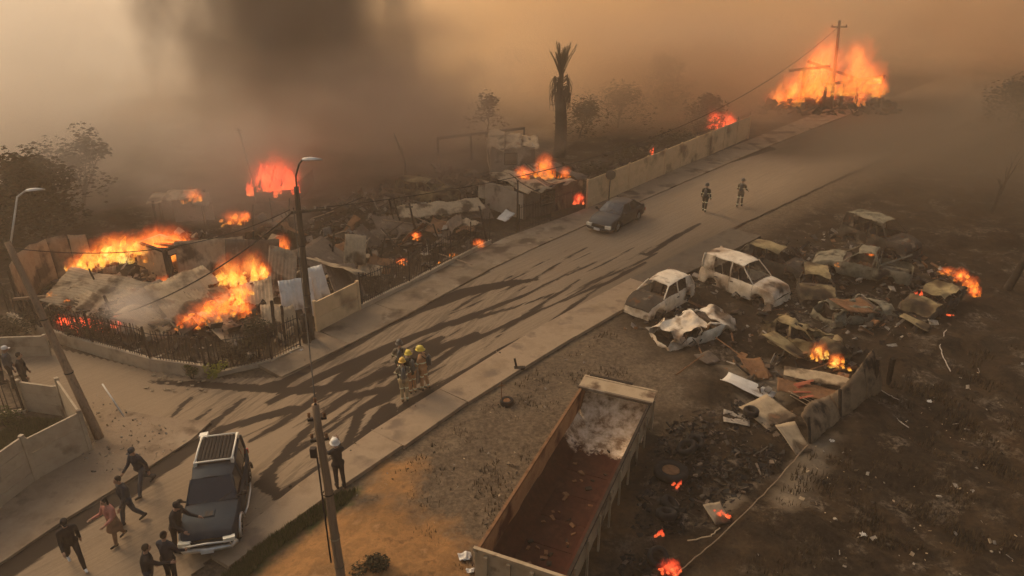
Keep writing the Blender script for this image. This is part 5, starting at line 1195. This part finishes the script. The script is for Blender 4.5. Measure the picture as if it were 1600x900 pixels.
# gutted hut under the fireball
gh = thing('gutted_hut', 'gutted dark hut at the foot of the red fireball', 'hut', P(400, 318)); e1 = P(468, 312)-P(400, 318)
wallbox(gh, (0, 0, 0), e1, .75, mat=mZincDark); wallbox(gh, e1*.98, e1*.98+Vector((.3, 3, 0)), 1.2, mat=mAsh); wallbox(gh, (0, .1, 0), Vector((-.2, 3, 0)), 1.0, mat=mAsh)
for k in range(4): MB().beam(e1*(.1+.25*k)+Vector((0, .2, 1.0)), e1*(.15+.22*k)+Vector((rnd(-.3, .3), 1.6, rnd(1.2, 2.4))), .1, .12).build('rafter', mCharWood, gh)
# steel frame
fa, fb_ = P(686, 262), P(819, 232); fr = thing('steel_frame', 'bare dark steel frame standing in smoke left of the palm', 'frame', fa); e1 = fb_-fa
zl, zr_ = zat(216, fa.y), zat(200, fb_.y)
for u in (0, .36, .68, 1): MB().beam(e1*u, e1*u+Vector((0, 0, zl+(zr_-zl)*u)), .16, .16).build('upright', mIron, fr)
MB().beam(Vector((0, 0, zl)), e1+Vector((0, 0, zr_)), .2, .2).build('top_beam', mIron, fr)
MB().beam(e1*.68+Vector((0, 0, zl*.45)), e1+Vector((0, 0, zr_*.45)), .1, .1).build('cross_bar', mIron, fr)
# distant burning house
bh = thing('burning_house', 'skeleton of a house swallowed by the large distant fire', 'house', P(1240, 172)); q0 = P(1240, 172)
for (px, py, pt) in ((1285, 172, 135), (1312, 172, 128), (1335, 171, 122), (1372, 168, 118), (1250, 166, 110), (1225, 165, 140)):
    b0 = P(px, py)-q0; z_ = zat(pt, P(px, py).y); MB().beam(b0, b0+Vector((rnd(-.3, .3), 0, z_)), .24, .24).build('post', mCharWood, bh)
for (pa, pb, za_, zb_) in (((1285, 172), (1372, 168), 2.6, 3.2), ((1250, 166), (1335, 171), 4.6, 3.0), ((1312, 172), (1372, 168), 1.6, 1.8), ((1225, 165), (1285, 172), 3.6, 4.4)):
    MB().beam(P(*pa)-q0+Vector((0, 0, za_)), P(*pb)-q0+Vector((0, 0, zb_)), .22, .26).build('beam', mCharWood, bh)
for k in range(5): MB().box(P(1200+k*22, 170)-q0+Vector((0, -.2, .3)), (rnd(.7, 1.4), .6, rnd(.5, 1.6)), Matrix.Rotation(rnd(0, 3), 3, 'Z') @ Matrix.Rotation(rnd(-.5, .5), 3, 'X'), jit=.3).build('wall_stub', mAsh, bh)
rubble('rubble', 'dark rubble heap in front of the large distant fire', [[(1170, 178), (1290, 182), (1400, 180), (1400, 160), (1200, 158)]], 260, .2, 1.0, [mAsh, mCharWood], 0, .8, 4)

# ------------------------------------------------------------------ yard debris on the right
YARD = [mAsh, mAsh, mCharWood, mAshPale, mRust, mTan]
rubble('rubble', 'mixed burnt scrap lying between the wrecks', [[(960, 515), (1100, 420), (1300, 360), (1500, 420), (1500, 520), (1380, 560), (1300, 660), (1180, 640), (1100, 560)]], 1500, .06, .45, [mAsh, mAsh, mCharWood, mAshPale, mRust, mEngine], .02, .25, 5)
rubble('rubble', 'black burnt rubbish heap beside the tipper body', [[(1020, 700), (1060, 650), (1150, 620), (1245, 660), (1225, 720), (1150, 800), (1090, 850), (1040, 905), (965, 905), (985, 830)]], 2600, .04, .22, [mBlack, mAsh, mCharWood, mBlack, mAsh, mBlack, mBlack, mCharWood, mBlack, mZincDark], .0, .22, 6)
rubble('rubble', 'pale bits scattered over the scorched ground at lower right', [[(1240, 720), (1420, 600), (1600, 560), (1700, 900), (1130, 900)]], 420, .03, .15, [mAshPale, mAsh, mTan, mCharWood], .05, 0, 7)
rubble('rubble', 'small stones and scraps on the dirt beside the pavement', [[(560, 770), (800, 610), (940, 520), (960, 600), (760, 850), (640, 880), (520, 860)]], 420, .025, .11, [mAsh, mAshPale, mTan, mCharWood], .04, 0, 8)
YS = [
 (1168, 606, .25, 1.1, 1.9, 1.0, .12, .2, mZincPale, .12, 'pale curved sheet lying in the yard left of the red scrap'),
 (1200, 645, .22, 1.3, 1.5, .5, .1, -.15, mZinc, .05, 'grey sheet beside the black rubbish heap'),
 (1280, 590, .5, 2.6, .7, -.35, .12, .05, mTan, .02, 'long tan board under the yellow flames'),
 (1262, 610, .35, 2.2, .8, -.3, .1, .1, mRust, .03, 'rusty panel below the tan board'),
 (1335, 478, .6, 1.9, 1.3, .35, .1, .15, mRust, .05, 'rust brown panel on the flattened wreck'),
 (1225, 540, .5, 1.3, 1.7, .8, .3, .3, mBurntYellow, .06, 'yellowed car panel leaning left of the yellow flames'),
 (1180, 575, .2, .9, 1.2, .2, .15, .1, mRust, .05, 'rusty scrap panel near the pale curved sheet'),
 (1105, 560, .2, .9, .7, .6, .15, .1, mZincDark, .05, 'dark scrap panel below the crushed wreck'),
 (1240, 685, .3, .8, 1.2, .4, .4, .1, mTan, .06, 'tan scrap board at the foot of the leaning fence sheet'),
 (1150, 655, .15, 1.0, .9, 1.3, .1, .1, mAshPale, .05, 'ash covered board on the yard dirt'),
 (1430, 505, .3, 1.0, 1.3, .9, .2, .2, mBurntYellow, .07, 'yellowed bonnet panel on the ground by the right hand wreck'),
 (1120, 802, .25, .6, .7, .4, .3, .1, mZinc, .04, 'small grey tray with embers in the black heap'),
]
for (px, py, z, w_, l_, yw, pi_, ro, mt_, bd, lab) in YS: sheet(lab, P(px, py, z), w_, l_, yw, pi_, ro, mt_, wave=.006, crum=.05, bend=bd, name='scrap_panel', cat='scrap panel')
mScorch = M('scorched_board', [(.07, .045, .025), (.22, .145, .08), (.14, .09, .05)], 1.6, .85, .3, spots=[((.03, .022, .015), .58, 1.2), ((.32, .22, .13), .64, .9)])
# leaning fence sheet at the edge of the yard
ls = thing('leaning_fence', 'tan fence sheets leaning and curling above the scorched slope', 'fence', P(1268, 695)); a, b_ = Vector(), P(1378, 612)-P(1268, 695)
e = b_; nn2 = Vector((-e.y, e.x, 0)).normalized()
for k in range(3):
    u0, u1 = (0, .4, .72)[k], (.395, .715, 1.0)[k]; mb = MB()
    def fn(u, v, u0=u0, u1=u1, k=k):
        w2 = u0+(u1-u0)*u; return e*w2+nn2*(.55*v*v+.18*math.sin(w2*7)*v+.02*math.sin(u*40))+Vector((0, 0, v*(.7+1.0*w2+.25*math.sin(w2*9+1))))
    mb.grid(fn, 18, 8); o = mb.build('sheet', mScorch, ls); o.modifiers.new('t', 'SOLIDIFY').thickness = .02
    MB().beam(e*u0+nn2*.06, e*u0+nn2*(.3)+Vector((0, 0, 1.0+.6*u0)), .09, .09).build('post', mCharWood, ls)
timber('thick charred post behind the leaning fence sheets', P(1388, 600), P(1395, 560, 1.9), .16, .12)
timber('charred post at the curled end of the leaning fence sheets', P(1366, 612), P(1372, 560, 1.8), .12, .1)
for k in range(9):
    a = P(1228+rnd(-6, 12), 600+k*4); timber('thin pale rod in the bundle beside the leaning fence', a+Vector((0, 0, .25+.02*k)), a+Vector((1.5+rnd(-.2, .2), -.95+rnd(-.2, .2), rnd(-.05, .1))), .04, .03, mTan, 'bundle of thin rods', name='rod', cat='rod')
for k in range(5):
    a = P(1250+rnd(-15, 15), 612+rnd(-14, 10), .4); timber('dull red burnt strip above the rod bundle', a, a+Vector((rnd(.3, .9), rnd(-.3, .5), rnd(-.1, .2))), .1, .03, mRedDebris, 'red burnt strips', name='strip', cat='strip')
for k in range(14):
    a = P(rnd(1000, 1450), rnd(440, 600), .15); an = rnd(0, 6.3); L_ = rnd(.6, 1.8); timber('charred pole or pipe lying among the wrecks', a, a+Vector((math.cos(an)*L_, math.sin(an)*L_, rnd(0, .4))), .06, .05, random.choice((mCharWood, mRust, mEngine)), 'pipes among the wrecks', name='pipe', cat='pipe')
timber('long pale bar sticking out behind the pickup cab', P(1375, 415, 1.1), P(1425, 398, 1.25), .1, .09, mBurntGreen, name='bar', cat='bar')
# tyres
def tyre(label, loc, r, tilt, rim=False, group=None):
    t_ = thing('tyre', label, 'tyre', loc, group=group, rot=(rnd(-tilt, tilt), rnd(-tilt, tilt), rnd(0, 6)))
    MB().lathe([(r*.55, -.09), (r*.85, -.12), (r, -.08), (r, .08), (r*.85, .12), (r*.55, .09), (r*.55, -.09)], 20).build('tread', mBlack, t_)
    if rim: MB().lathe([(r*.57, -.06), (r*.5, .02), (r*.5, .08), (r*.3, .05), (r*.25, .06), (.0, .06)], 16).build('rim', mRust, t_)
    return t_
tyre('large burnt tyre with rusty rim right of the tipper body', P(1048, 737, .28), .55, .12, True)
for k in range(6):
    px, py = random.choice(((1075, 700), (1120, 660), (1190, 690), (1140, 740), (1090, 790), (1030, 800), (1050, 860), (1170, 650))); tyre('burnt black tyre half buried in the rubbish heap', P(px+rnd(-22, 22), py+rnd(-20, 20), rnd(.2, .5)), rnd(.27, .36), .7, False, 'tyres in the rubbish heap')
tyre('lone small wheel lying on the dirt near the pavement', P(792, 628, .1), .26, .1, True)
t_ = thing('stake', 'thin rusty stake standing beside the lone small wheel', 'stake', P(783, 632)); MB().beam((0, 0, 0), (.03, 0, .95), .035, .035).build('shaft', mRust, t_); MB().beam((-.1, 0, .8), (.15, 0, .84), .03, .03).build('cross_bar', mRust, t_)
t_ = thing('stake', 'short stump post on the pavement edge dirt', 'stake', P(808, 578)); MB().beam((0, 0, 0), (-.1, .05, .5), .08, .06).build('shaft', mCharWood, t_); MB().box((.1, 0, .06), (.4, .14, .12), jit=.03).build('base', mCharWood, t_)
rubble('gravel', 'small stones and ash bits strewn along the kerbs', [[(320, 880), (400, 820), (560, 700), (700, 606), (830, 526), (840, 516), (690, 596), (550, 690), (390, 805)], [(440, 592), (600, 520), (760, 432), (900, 365), (890, 358), (640, 480), (450, 575)], [(150, 620), (300, 690), (200, 750), (120, 740)]], 260, .02, .08, [mAsh, mAshPale, mTan], .11, 0, 12)
# white rags and litter
def rag(label, loc, s_, mat, group=None):
    mb = MB(); sd = rnd(0, 99); mb.grid(lambda u, v: Vector(((u-.5)*s_*(1+.5*nz((u, v, 0), 3, sd)), (v-.5)*s_*.8*(1+.5*nz((u, v, 5), 3, sd)), .12*s_+.5*s_*abs(nz((u*2, v*2, 0), 1.6, sd)))), 10, 10); o = mb.build('rag', mat, None, loc); o.modifiers.new('t', 'SOLIDIFY').thickness = .01
    return tag(o, label, 'rag', group)
mWhiteR = M('white_rag', [(.55, .50, .42), (.72, .67, .58)], 6, .9, .3)
rag('white rag on the ground left of the tipper tailgate', P(727, 872, .06), .34, mWhiteR); rag('smaller white rag below the first near the tailgate', P(735, 893, .06), .2, mWhiteR)
for (px, py) in ((1452, 628), (1348, 836), (1598, 795), (1490, 720), (1300, 690), (460, 545), (470, 548), (452, 552), (705, 405), (1165, 690)): rag('small white scrap lying on burnt ground', P(px, py, .06), .16, mWhiteR, 'white scraps')
for k in range(26): rag('grey crumpled litter on the side street by the plinth', P(rnd(225, 330), rnd(586, 612), .035), rnd(.06, .16), random.choice((mZinc, mTan)), 'litter on the side street')
def cable(label, pts, r, mat, name='cable', cat='cable'):
    q = [P(x, y, z) for x, y, z in pts]; o = q[0]; out = []
    for a, b_ in zip(q, q[1:]):
        for i in range(5): out.append(a+(b_-a)*i/5-o+Vector((.05*nz((a.x+i, a.y, 0), .9), .05*nz((a.y, i, 3), .9), 0)))
    out.append(q[-1]-o); return tag(MB().tube(out, r, 5).build(name, mat, None, o), label, cat)
mPaleW = M('ashy_wire', [(.30, .25, .19), (.5, .43, .34)], 5, .8, .1)
cable('long fallen cable marking the edge of the black heap', [(1262, 695, .25), (1235, 725, .3), (1200, 765, .2), (1160, 805, .25), (1112, 850, .2), (1070, 885, .2), (1045, 910, .1)], .018, mWood)
cable('pale ashy wire curling down below the leaning fence', [(1322, 640, .1), (1345, 665, .12), (1390, 688, .1)], .018, mPaleW)
cable('pale ashy wire zigzagging on the scorched slope', [(1345, 620, .1), (1375, 632, .15), (1395, 650, .1), (1420, 668, .1)], .022, mPaleW)
cable('pale ashy wire nearest the charred post', [(1362, 600, .1), (1385, 615, .12), (1405, 625, .08)], .018, mPaleW)
cable('pale smoking cord right of the leaning fence', [(1478, 515, .2), (1468, 540, .2), (1475, 560, .1), (1485, 580, .1)], .022, mPaleW)
cable('thin hose lying in the black rubbish heap', [(1075, 845, .3), (1110, 838, .3), (1125, 825, .25)], .02, mTan)

# ------------------------------------------------------------------ fire
def flame_mat(name, stops, strength, alpha=(.36, .62), nscale=2.2):
    m, nt, b = new_mat(name); nt.nodes.remove(b); L = nt.links; out = nt.nodes['Material Output']
    at = nd(nt, 'ShaderNodeAttribute', attribute_name='rise')
    tc = nd(nt, 'ShaderNodeTexCoord'); mp = nd(nt, 'ShaderNodeMapping'); mp.inputs['Scale'].default_value = (1, 1, .55); L.new(tc.outputs['Object'], mp.inputs[0])
    n = nd(nt, 'ShaderNodeTexNoise'); n.inputs['Scale'].default_value = nscale; n.inputs['Detail'].default_value = 6; n.inputs['Roughness'].default_value = .65; n.inputs['Distortion'].default_value = 1.0; L.new(mp.outputs[0], n.inputs['Vector'])
    ma = nd(nt, 'ShaderNodeMath', operation='MULTIPLY_ADD'); ma.inputs[1].default_value = 1.5; ma.inputs[2].default_value = -.62; L.new(n.outputs['Fac'], ma.inputs[0])
    ad = nd(nt, 'ShaderNodeMath', operation='ADD'); L.new(ma.outputs[0], ad.inputs[0]); L.new(at.outputs['Fac'], ad.inputs[1])
    cr = nd(nt, 'ShaderNodeValToRGB'); e = cr.color_ramp.elements
    while len(e) < len(stops): e.new(.5)
    for i, (p_, c) in enumerate(stops): e[i].position = p_; e[i].color = (*c, 1)
    L.new(ad.outputs[0], cr.inputs[0])
    em = nd(nt, 'ShaderNodeEmission'); em.inputs['Strength'].default_value = strength; L.new(cr.outputs[0], em.inputs['Color'])
    # cover: fades with height and breaks up
    n2 = nd(nt, 'ShaderNodeTexNoise'); n2.inputs['Scale'].default_value = nscale*1.7; n2.inputs['Detail'].default_value = 6; n2.inputs['Roughness'].default_value = .7; n2.inputs['Distortion'].default_value = .8; L.new(mp.outputs[0], n2.inputs['Vector'])
    m2 = nd(nt, 'ShaderNodeMath', operation='MULTIPLY_ADD'); m2.inputs[1].default_value = -.30; L.new(at.outputs['Fac'], m2.inputs[0]); L.new(n2.outputs['Fac'], m2.inputs[2])
    mr = nd(nt, 'ShaderNodeMapRange'); mr.inputs['From Min'].default_value = alpha[0]; mr.inputs['From Max'].default_value = alpha[1]; mr.inputs['To Max'].default_value = .6; L.new(m2.outputs[0], mr.inputs['Value'])
    tr = nd(nt, 'ShaderNodeBsdfTransparent'); mx = nd(nt, 'ShaderNodeMixShader'); L.new(mr.outputs[0], mx.inputs[0]); L.new(tr.outputs[0], mx.inputs[1]); L.new(em.outputs[0], mx.inputs[2]); L.new(mx.outputs[0], out.inputs['Surface'])
    m.cycles.emission_sampling = 'NONE'          # lights its surroundings through scattered rays only
    return m
mFlame = flame_mat('flame', [(0.0, (1, .55, .10)), (.3, (1, .30, .03)), (.6, (1, .13, .015)), (.95, (.75, .045, .01))], 1.35)
mFlameHot = flame_mat('hot_flame', [(0.0, (1, .75, .25)), (.35, (1, .45, .05)), (.65, (1, .17, .02)), (1.0, (.8, .05, .01))], 1.5, (.34, .62))
mFlameRed = flame_mat('red_flame', [(0.0, (1, .22, .06)), (.4, (1, .10, .03)), (.7, (.95, .055, .02)), (1.0, (.6, .025, .01))], 2.0, (.26, .58), 1.2)
def body_mat(name, stops, K, thr=.42):
    m, nt, b = new_mat(name); nt.nodes.remove(b); L = nt.links; out = nt.nodes['Material Output']; m.cycles.volume_step_rate = 1.0
    tc = nd(nt, 'ShaderNodeTexCoord'); oi = nd(nt, 'ShaderNodeObjectInfo')
    mp = nd(nt, 'ShaderNodeMapping'); mp.inputs['Scale'].default_value = (1, 1, .7); L.new(tc.outputs['Object'], mp.inputs[0])
    n = nd(nt, 'ShaderNodeTexNoise', noise_dimensions='4D'); n.inputs['Scale'].default_value = 2.3; n.inputs['Detail'].default_value = 6; n.inputs['Roughness'].default_value = .66; n.inputs['Distortion'].default_value = 1.3
    wv = nd(nt, 'ShaderNodeMath', operation='MULTIPLY'); wv.inputs[1].default_value = 40; L.new(oi.outputs['Random'], wv.inputs[0]); L.new(wv.outputs[0], n.inputs['W']); L.new(mp.outputs[0], n.inputs['Vector'])
    ln = nd(nt, 'ShaderNodeVectorMath', operation='LENGTH'); L.new(tc.outputs['Object'], ln.inputs[0])
    a = nd(nt, 'ShaderNodeMath', operation='MULTIPLY_ADD'); a.inputs[1].default_value = -.85; a.inputs[2].default_value = .30-thr; L.new(ln.outputs['Value'], a.inputs[0])
    d = nd(nt, 'ShaderNodeMath', operation='MULTIPLY_ADD'); d.inputs[1].default_value = 1.95; L.new(n.outputs['Fac'], d.inputs[0]); L.new(a.outputs[0], d.inputs[2])
    mr = nd(nt, 'ShaderNodeMapRange'); mr.inputs['From Min'].default_value = .12; mr.inputs['From Max'].default_value = .75; L.new(d.outputs[0], mr.inputs['Value'])
    cr = nd(nt, 'ShaderNodeValToRGB'); e = cr.color_ramp.elements
    while len(e) < len(stops): e.new(.5)
    for i, (p_, c) in enumerate(stops): e[i].position = p_; e[i].color = (*c, 1)
    L.new(mr.outputs[0], cr.inputs[0])
    sq = nd(nt, 'ShaderNodeMath', operation='POWER'); sq.inputs[1].default_value = 1.4; L.new(mr.outputs[0], sq.inputs[0])
    k = nd(nt, 'ShaderNodeMath', operation='MULTIPLY'); k.inputs[1].default_value = K; L.new(sq.outputs[0], k.inputs[0])
    em = nd(nt, 'ShaderNodeEmission'); L.new(cr.outputs[0], em.inputs['Color']); L.new(k.outputs[0], em.inputs['Strength']); L.new(em.outputs[0], out.inputs['Volume'])
    return m
BODY = {}
def body_for(kind, size):
    q = max(.15, round(size*4)/4) if size > .3 else .2
    if (kind, q) not in BODY:
        st = {'hot': [(0, (1, .07, .012)), (.35, (1, .14, .018)), (.7, (1, .26, .035)), (1, (1, .42, .08))], 'mid': [(0, (1, .07, .015)), (.4, (1, .13, .02)), (1, (1, .25, .04))], 'red': [(0, (1, .05, .02)), (.5, (1, .075, .025)), (1, (1, .13, .04))]}[kind]
        BODY[(kind, q)] = body_mat('flame_body_%s_%d' % (kind, q*100), st, {'hot': 1.0, 'mid': 1.0, 'red': 1.3}[kind]/q)
    return BODY[(kind, q)]
_bm = bmesh.new(); bmesh.ops.create_icosphere(_bm, subdivisions=2, radius=1)
def fire(label, spots, mat=None, drift=.25, dens=1.0, seed=None, cat='fire', group=None, smax=1.0, gain=1.0):
    """spots: (point, half width, height). A body of leaning, curling tongues, one mesh"""
    mat = mat or mFlame; o = Vector(spots[0][0]); V = []; Fc = []; A_ = []
    for (p, w_, h) in spots:
        p = Vector(p)-o; n = int(max(5, 15*dens*min(2.0, w_+.3)))
        for _ in range(n):
            a = rnd(0, 6.3); rr_ = w_*math.sqrt(rnd(0, 1)); hh = h*(rnd(.2, 1.0)**1.2)*(1-.5*(rr_/max(w_, 1e-3))**2); r0 = min(smax, max(.04, w_*rnd(.10, .26)))
            c = p+Vector((math.cos(a)*rr_, math.sin(a)*rr_*.7, h*.45*rnd(0, 1)**2-.05)); ns, nr = 8, 9; sd = rnd(0, 90); ph = rnd(0, 6)
            lx, ly = drift*hh*rnd(.5, 1.4), drift*hh*rnd(-.6, .6); b0 = len(V)
            for i in range(nr+1):
                t = i/nr; cx = c+Vector((lx*t**1.5+.16*hh*nz((t*2.2, sd, 0), 1), ly*t**1.5+.16*hh*nz((t*2.2, 0, sd), 1), hh*t)); rad = r0*(math.sin(math.pi*min(1, .30+.70*t))**.8)*(1-t**1.6)+.006
                for k in range(ns):
                    an = 2*math.pi*k/ns+t*1.2+ph; q = rad*(1+.55*nz((math.cos(an)*1.3, math.sin(an)*1.3, t*3+sd), 1.1)); V.append(cx+Vector((math.cos(an)*q, math.sin(an)*q, 0))); A_.append(.15+.85*t*hh/h if h else t)
            for i in range(nr):
                for k in range(ns): Fc.append((b0+i*ns+k, b0+i*ns+(k+1) % ns, b0+(i+1)*ns+(k+1) % ns, b0+(i+1)*ns+k))
    me = bpy.data.meshes.new('fire'); me.from_pydata([tuple(v) for v in V], [], Fc); attr(me, 'rise', A_); me.materials.append(mat); me.polygons.foreach_set('use_smooth', [True]*len(me.polygons))
    fo = tag(link('fire', me, None, o), label, cat, group); kind = 'hot' if mat is mFlameHot else 'red' if mat is mFlameRed else 'mid'
    for (p, w_, h) in spots:
        if w_ < .3: continue
        me = bpy.data.meshes.new('flame_body'); _bm.to_mesh(me); me.materials.append(body_for(kind, w_/gain)); g = link('flame_body', me, fo)
        g.location = Vector(p)-o+Vector((drift*h*.35, 0, h*.50)); g.scale = (w_*1.35, w_*1.1, h*.68); g.rotation_euler = (0, math.atan(drift)*.7, rnd(0, 1))
    return fo
fire('long yellow orange fire sweeping along the roof at upper left', [(P(120, 428, .9), .5, .9), (P(142, 420, 1.0), .7, 1.2), (P(165, 412, 1.1), .8, 1.5), (P(190, 406, 1.3), .8, 1.4), (P(212, 398, 1.5), .7, 1.2)], mFlameHot, .5, 1.2)
rmC = A+(B_-A)*.5+(L2-A)*.5
fire('orange fire filling the roofless room', [(rmC+Vector((0, 0, hr*.5)), 1.0, 1.9), (rmC+Vector((.5, .3, hr*.5)), .9, 1.6), (rmC+Vector((-.6, .2, hr*.6)), .7, 1.5)], mFlame, .2, 1.3)
fire('low orange fire on the ground at the foot of the burning room', [(P(258, 452, .3), .45, .7), (P(275, 462, .3), .4, .5), (P(290, 448, .3), .35, .6)], mFlame, .2)
fire('yellow hot fire at the heart of the fallen corner roof', [(P(362, 448, .9), .75, 1.5), (P(395, 442, .9), .7, 1.6), (P(375, 470, .8), .6, 1.0), (P(412, 440, .9), .35, .9)], mFlameHot, .15, 1.3)
fire('broad orange fire spreading down to the corner fence', [(P(350, 488, .6), .8, 1.0), (P(322, 500, .5), .7, .9), (P(298, 512, .3), .55, .7), (P(380, 492, .6), .5, .8)], mFlame, .25, 1.2)
fire('small orange fire just left of the lamp pole', [(P(442, 395, .8), .45, 1.0), (P(428, 397, .6), .35, .6)], mFlame, .1)
fire('small orange fire on rubble right of the broken canopy', [(P(365, 352, .5), .7, .9), (P(383, 345, .8), .3, .6)], mFlame, .3)
fire('small flames on the roof of the broken canopy', [(P(303, 313, 2.35), .5, .7), (P(290, 318, 2.3), .25, .4)], mFlame, .3)
fire('large hazy red fireball rising behind the lamp pole', [(P(418, 303, .4), 1.2, 2.3), (P(438, 303, .4), 1.3, 2.6), (P(455, 302, .4), .7, 1.7)], mFlameRed, .05, .8)
fire('line of red embers burning behind the corner fence plinth', [(P(125, 512, .2), .5, .5), (P(150, 514, .2), .45, .5), (P(185, 508, .25), .35, .5), (P(95, 505, .2), .3, .4)], mFlameRed, .2)
fire('bright orange flames on the roof of the gate shed', [(P(850, 277, 2.1), .75, 1.5), (P(818, 279, 2.0), .55, .8), (P(882, 278, 2.1), .4, .7)], mFlame, .1)
fire('small red fire inside the iron gate end', [(P(903, 318, .5), .35, .7)], mFlameRed, .1)
for (px, py, w_, h) in ((650, 374, .3, .5), (708, 400, .28, .5), (748, 386, .35, .45), (690, 412, .2, .3), (628, 412, .3, .3), (790, 343, .25, .35)):
    fire('small glowing ember patch in the lot behind the sagging fence', [(P(px, py, .15), w_, h)], mFlame, .1, group='ember patches in the burnt lot')
fire('red fire behind the far end of the long wall', [(P(1130, 205, .3), .9, 1.7), (P(1112, 202, .4), .6, 1.7), (P(1143, 203, .4), .5, 1.2)], mFlameRed, .1, 1.2)
fire('tiny red flame behind the middle of the long wall', [(P(1018, 240, .3), .25, .6)], mFlameRed, .1)
fire('huge orange fire engulfing the distant house', [(P(1212, 166, .3), 1.3, 1.8), (P(1232, 165, .2), 1.8, 3.4), (P(1256, 163, .2), 2.0, 5.6), (P(1272, 150, 1.4), 1.9, 6.4), (P(1292, 161, .3), 1.4, 4.0), (P(1322, 152, 1.6), 2.0, 5.6), (P(1350, 150, 2.2), 1.6, 3.4), (P(1366, 152, 3.2), 1.0, 1.8), (P(1338, 166, .3), .9, 2.4)], mFlame, .22, .45, gain=1.4)
fire('detached bright flame floating right above the distant fire', [(P(1366, 130, 5.2), .8, .6)], mFlameHot, .5)
fire('bright yellow flames between the collapsed wreck and tan board', [(P(1278, 562, .35), .38, .75), (P(1305, 572, .35), .32, .5), (P(1322, 578, .35), .18, .3)], mFlameHot, -.1, 1.3)
fire('vertical run of flames at the right edge of the wreck yard', [(P(1500, 440, .2), .35, .7), (P(1515, 452, .2), .4, .7), (P(1522, 462, .1), .3, .5), (P(1480, 428, .3), .4, .35)], mFlame, -.2)
fire('small orange flame left of the yellowed wreck', [(P(1435, 468, .3), .25, .8)], mFlameRed, .0)
fire('small slanting flame on the dark upright van', [(P(1362, 398, 1.0), .3, .45)], mFlame, -.4)
fire('spark of flame in the pickup cab', [(P(1307, 415, .8), .12, .3)], mFlame, .0)
for (px, py, w_, h) in ((1058, 757, .18, .25), (1030, 838, .16, .28), (1045, 892, .3, .3), (1118, 803, .25, .22), (1135, 806, .12, .18), (1485, 492, .15, .2)):
    fire('small red ember flame smouldering in black rubbish', [(P(px, py, .22), w_, h)], mFlameRed, .1, group='embers in the black heap')
fire('tiny embers glowing on the tan sheets at far left', [(P(80, 462, .8), .2, .35), (P(105, 470, .8), .2, .3)], mFlame, .1)

# ------------------------------------------------------------------ smoke and haze
def smoke(label, c, r, mat, lump=.18, seed=1, rot=0):
    bm = bmesh.new(); bmesh.ops.create_icosphere(bm, subdivisions=4, radius=1)
    for v in bm.verts: v.co *= 1+lump*nz(v.co, 1.6, seed)
    me = bpy.data.meshes.new('smoke'); bm.to_mesh(me); bm.free(); me.materials.append(mat)
    o = link('smoke', me, None, c, (0, 0, rot)); o.scale = r; return tag(o, label, 'smoke', None, 'stuff')
smoke('dark grey smoke column rising from the burning houses', (-18, 60, 16), (13, 9, 21), vol_mat('dark_smoke', (.33, .30, .28), .75, .2, 2.8, .5, off=0, amp=2.6))
smoke('dark smoke hanging low around the red fireball', (-12, 61, 6), (14, 7.5, 9), vol_mat('low_dark_smoke', (.42, .33, .27), .26, .2, 2.0, .6, off=.3, amp=2.0))
smoke('pale tan smoke bank at the left', (-56, 66, 8), (44, 27, 28), vol_mat('pale_smoke', (.985, .95, .89), .085, .45, 3.4, .45, off=-.05, amp=3.0))
smoke('pale smoke lying over the far left lots', (-33, 45, 4), (17, 10, 8), vol_mat('left_smoke', (.95, .87, .77), .15, .4, 2.4, .6, off=.1, amp=2.4))
smoke('orange brown smoke bank behind the palm', (12, 96, 9), (52, 32, 28), vol_mat('orange_smoke', (.97, .80, .57), .075, .4, 3.4, .45, off=0, amp=3.0))
smoke('brown smoke bank beyond the distant fire', (80, 104, 9), (52, 28, 28), vol_mat('brown_smoke', (.78, .60, .41), .08, .3, 3.4, .45, off=0, amp=3.0))
smoke('thin grey smoke drifting over the corner fence', (-16.5, 28.5, 1.2), (2.6, 1.7, 1.5), vol_mat('thin_smoke', (.90, .85, .78), .6, .2, 1.8, .6, off=.3))
smoke('grey smoke curling above the burning corner house', (-15, 38, 4.5), (8, 4, 5.5), vol_mat('house_smoke', (.66, .57, .49), .2, .2, 2.4, .6, off=.05, amp=2.2))
smoke('thin brown smoke drifting over the wreck yard', (31, 45, 4), (19, 15, 7), vol_mat('yard_smoke', (.30, .24, .17), .085, .2, 2.0, .8, off=.3, amp=2.0))
smoke('unseen dark smoke added overhead to shade the wreck yard', (30, 36, 27), (26, 24, 7), vol_mat('yard_shade_smoke', (.30, .24, .18), .10, .2, 1.6, .8, off=.5))  # cloud added above the camera view, only dims the sky light on the yard
smoke('tan smoke drifting through the burnt lots', (-13, 50, 4), (18, 9.5, 8), vol_mat('lot_smoke', (.78, .63, .49), .17, .3, 2.2, .6, off=.2, amp=2.2))
smoke('brown smoke rolling behind the long wall', (12, 68, 5), (20, 8.5, 9), vol_mat('wall_smoke', (.80, .63, .45), .20, .3, 2.0, .6, off=.3, amp=2.2))
smoke('brown smoke over the far end of the road', (66, 62, 6), (25, 19, 10), vol_mat('road_smoke', (.42, .32, .22), .11, .3, 2.0, .6, off=.25, amp=2.2))
mb = MB(); mb.box((0, 190, 18.5), (620, 420, 41)); tag(mb.build('haze', vol_mat('haze_air', (.93, .73, .53), .0024, .35)), 'brown smoke haze filling the air over the whole street', 'haze', None, 'stuff')
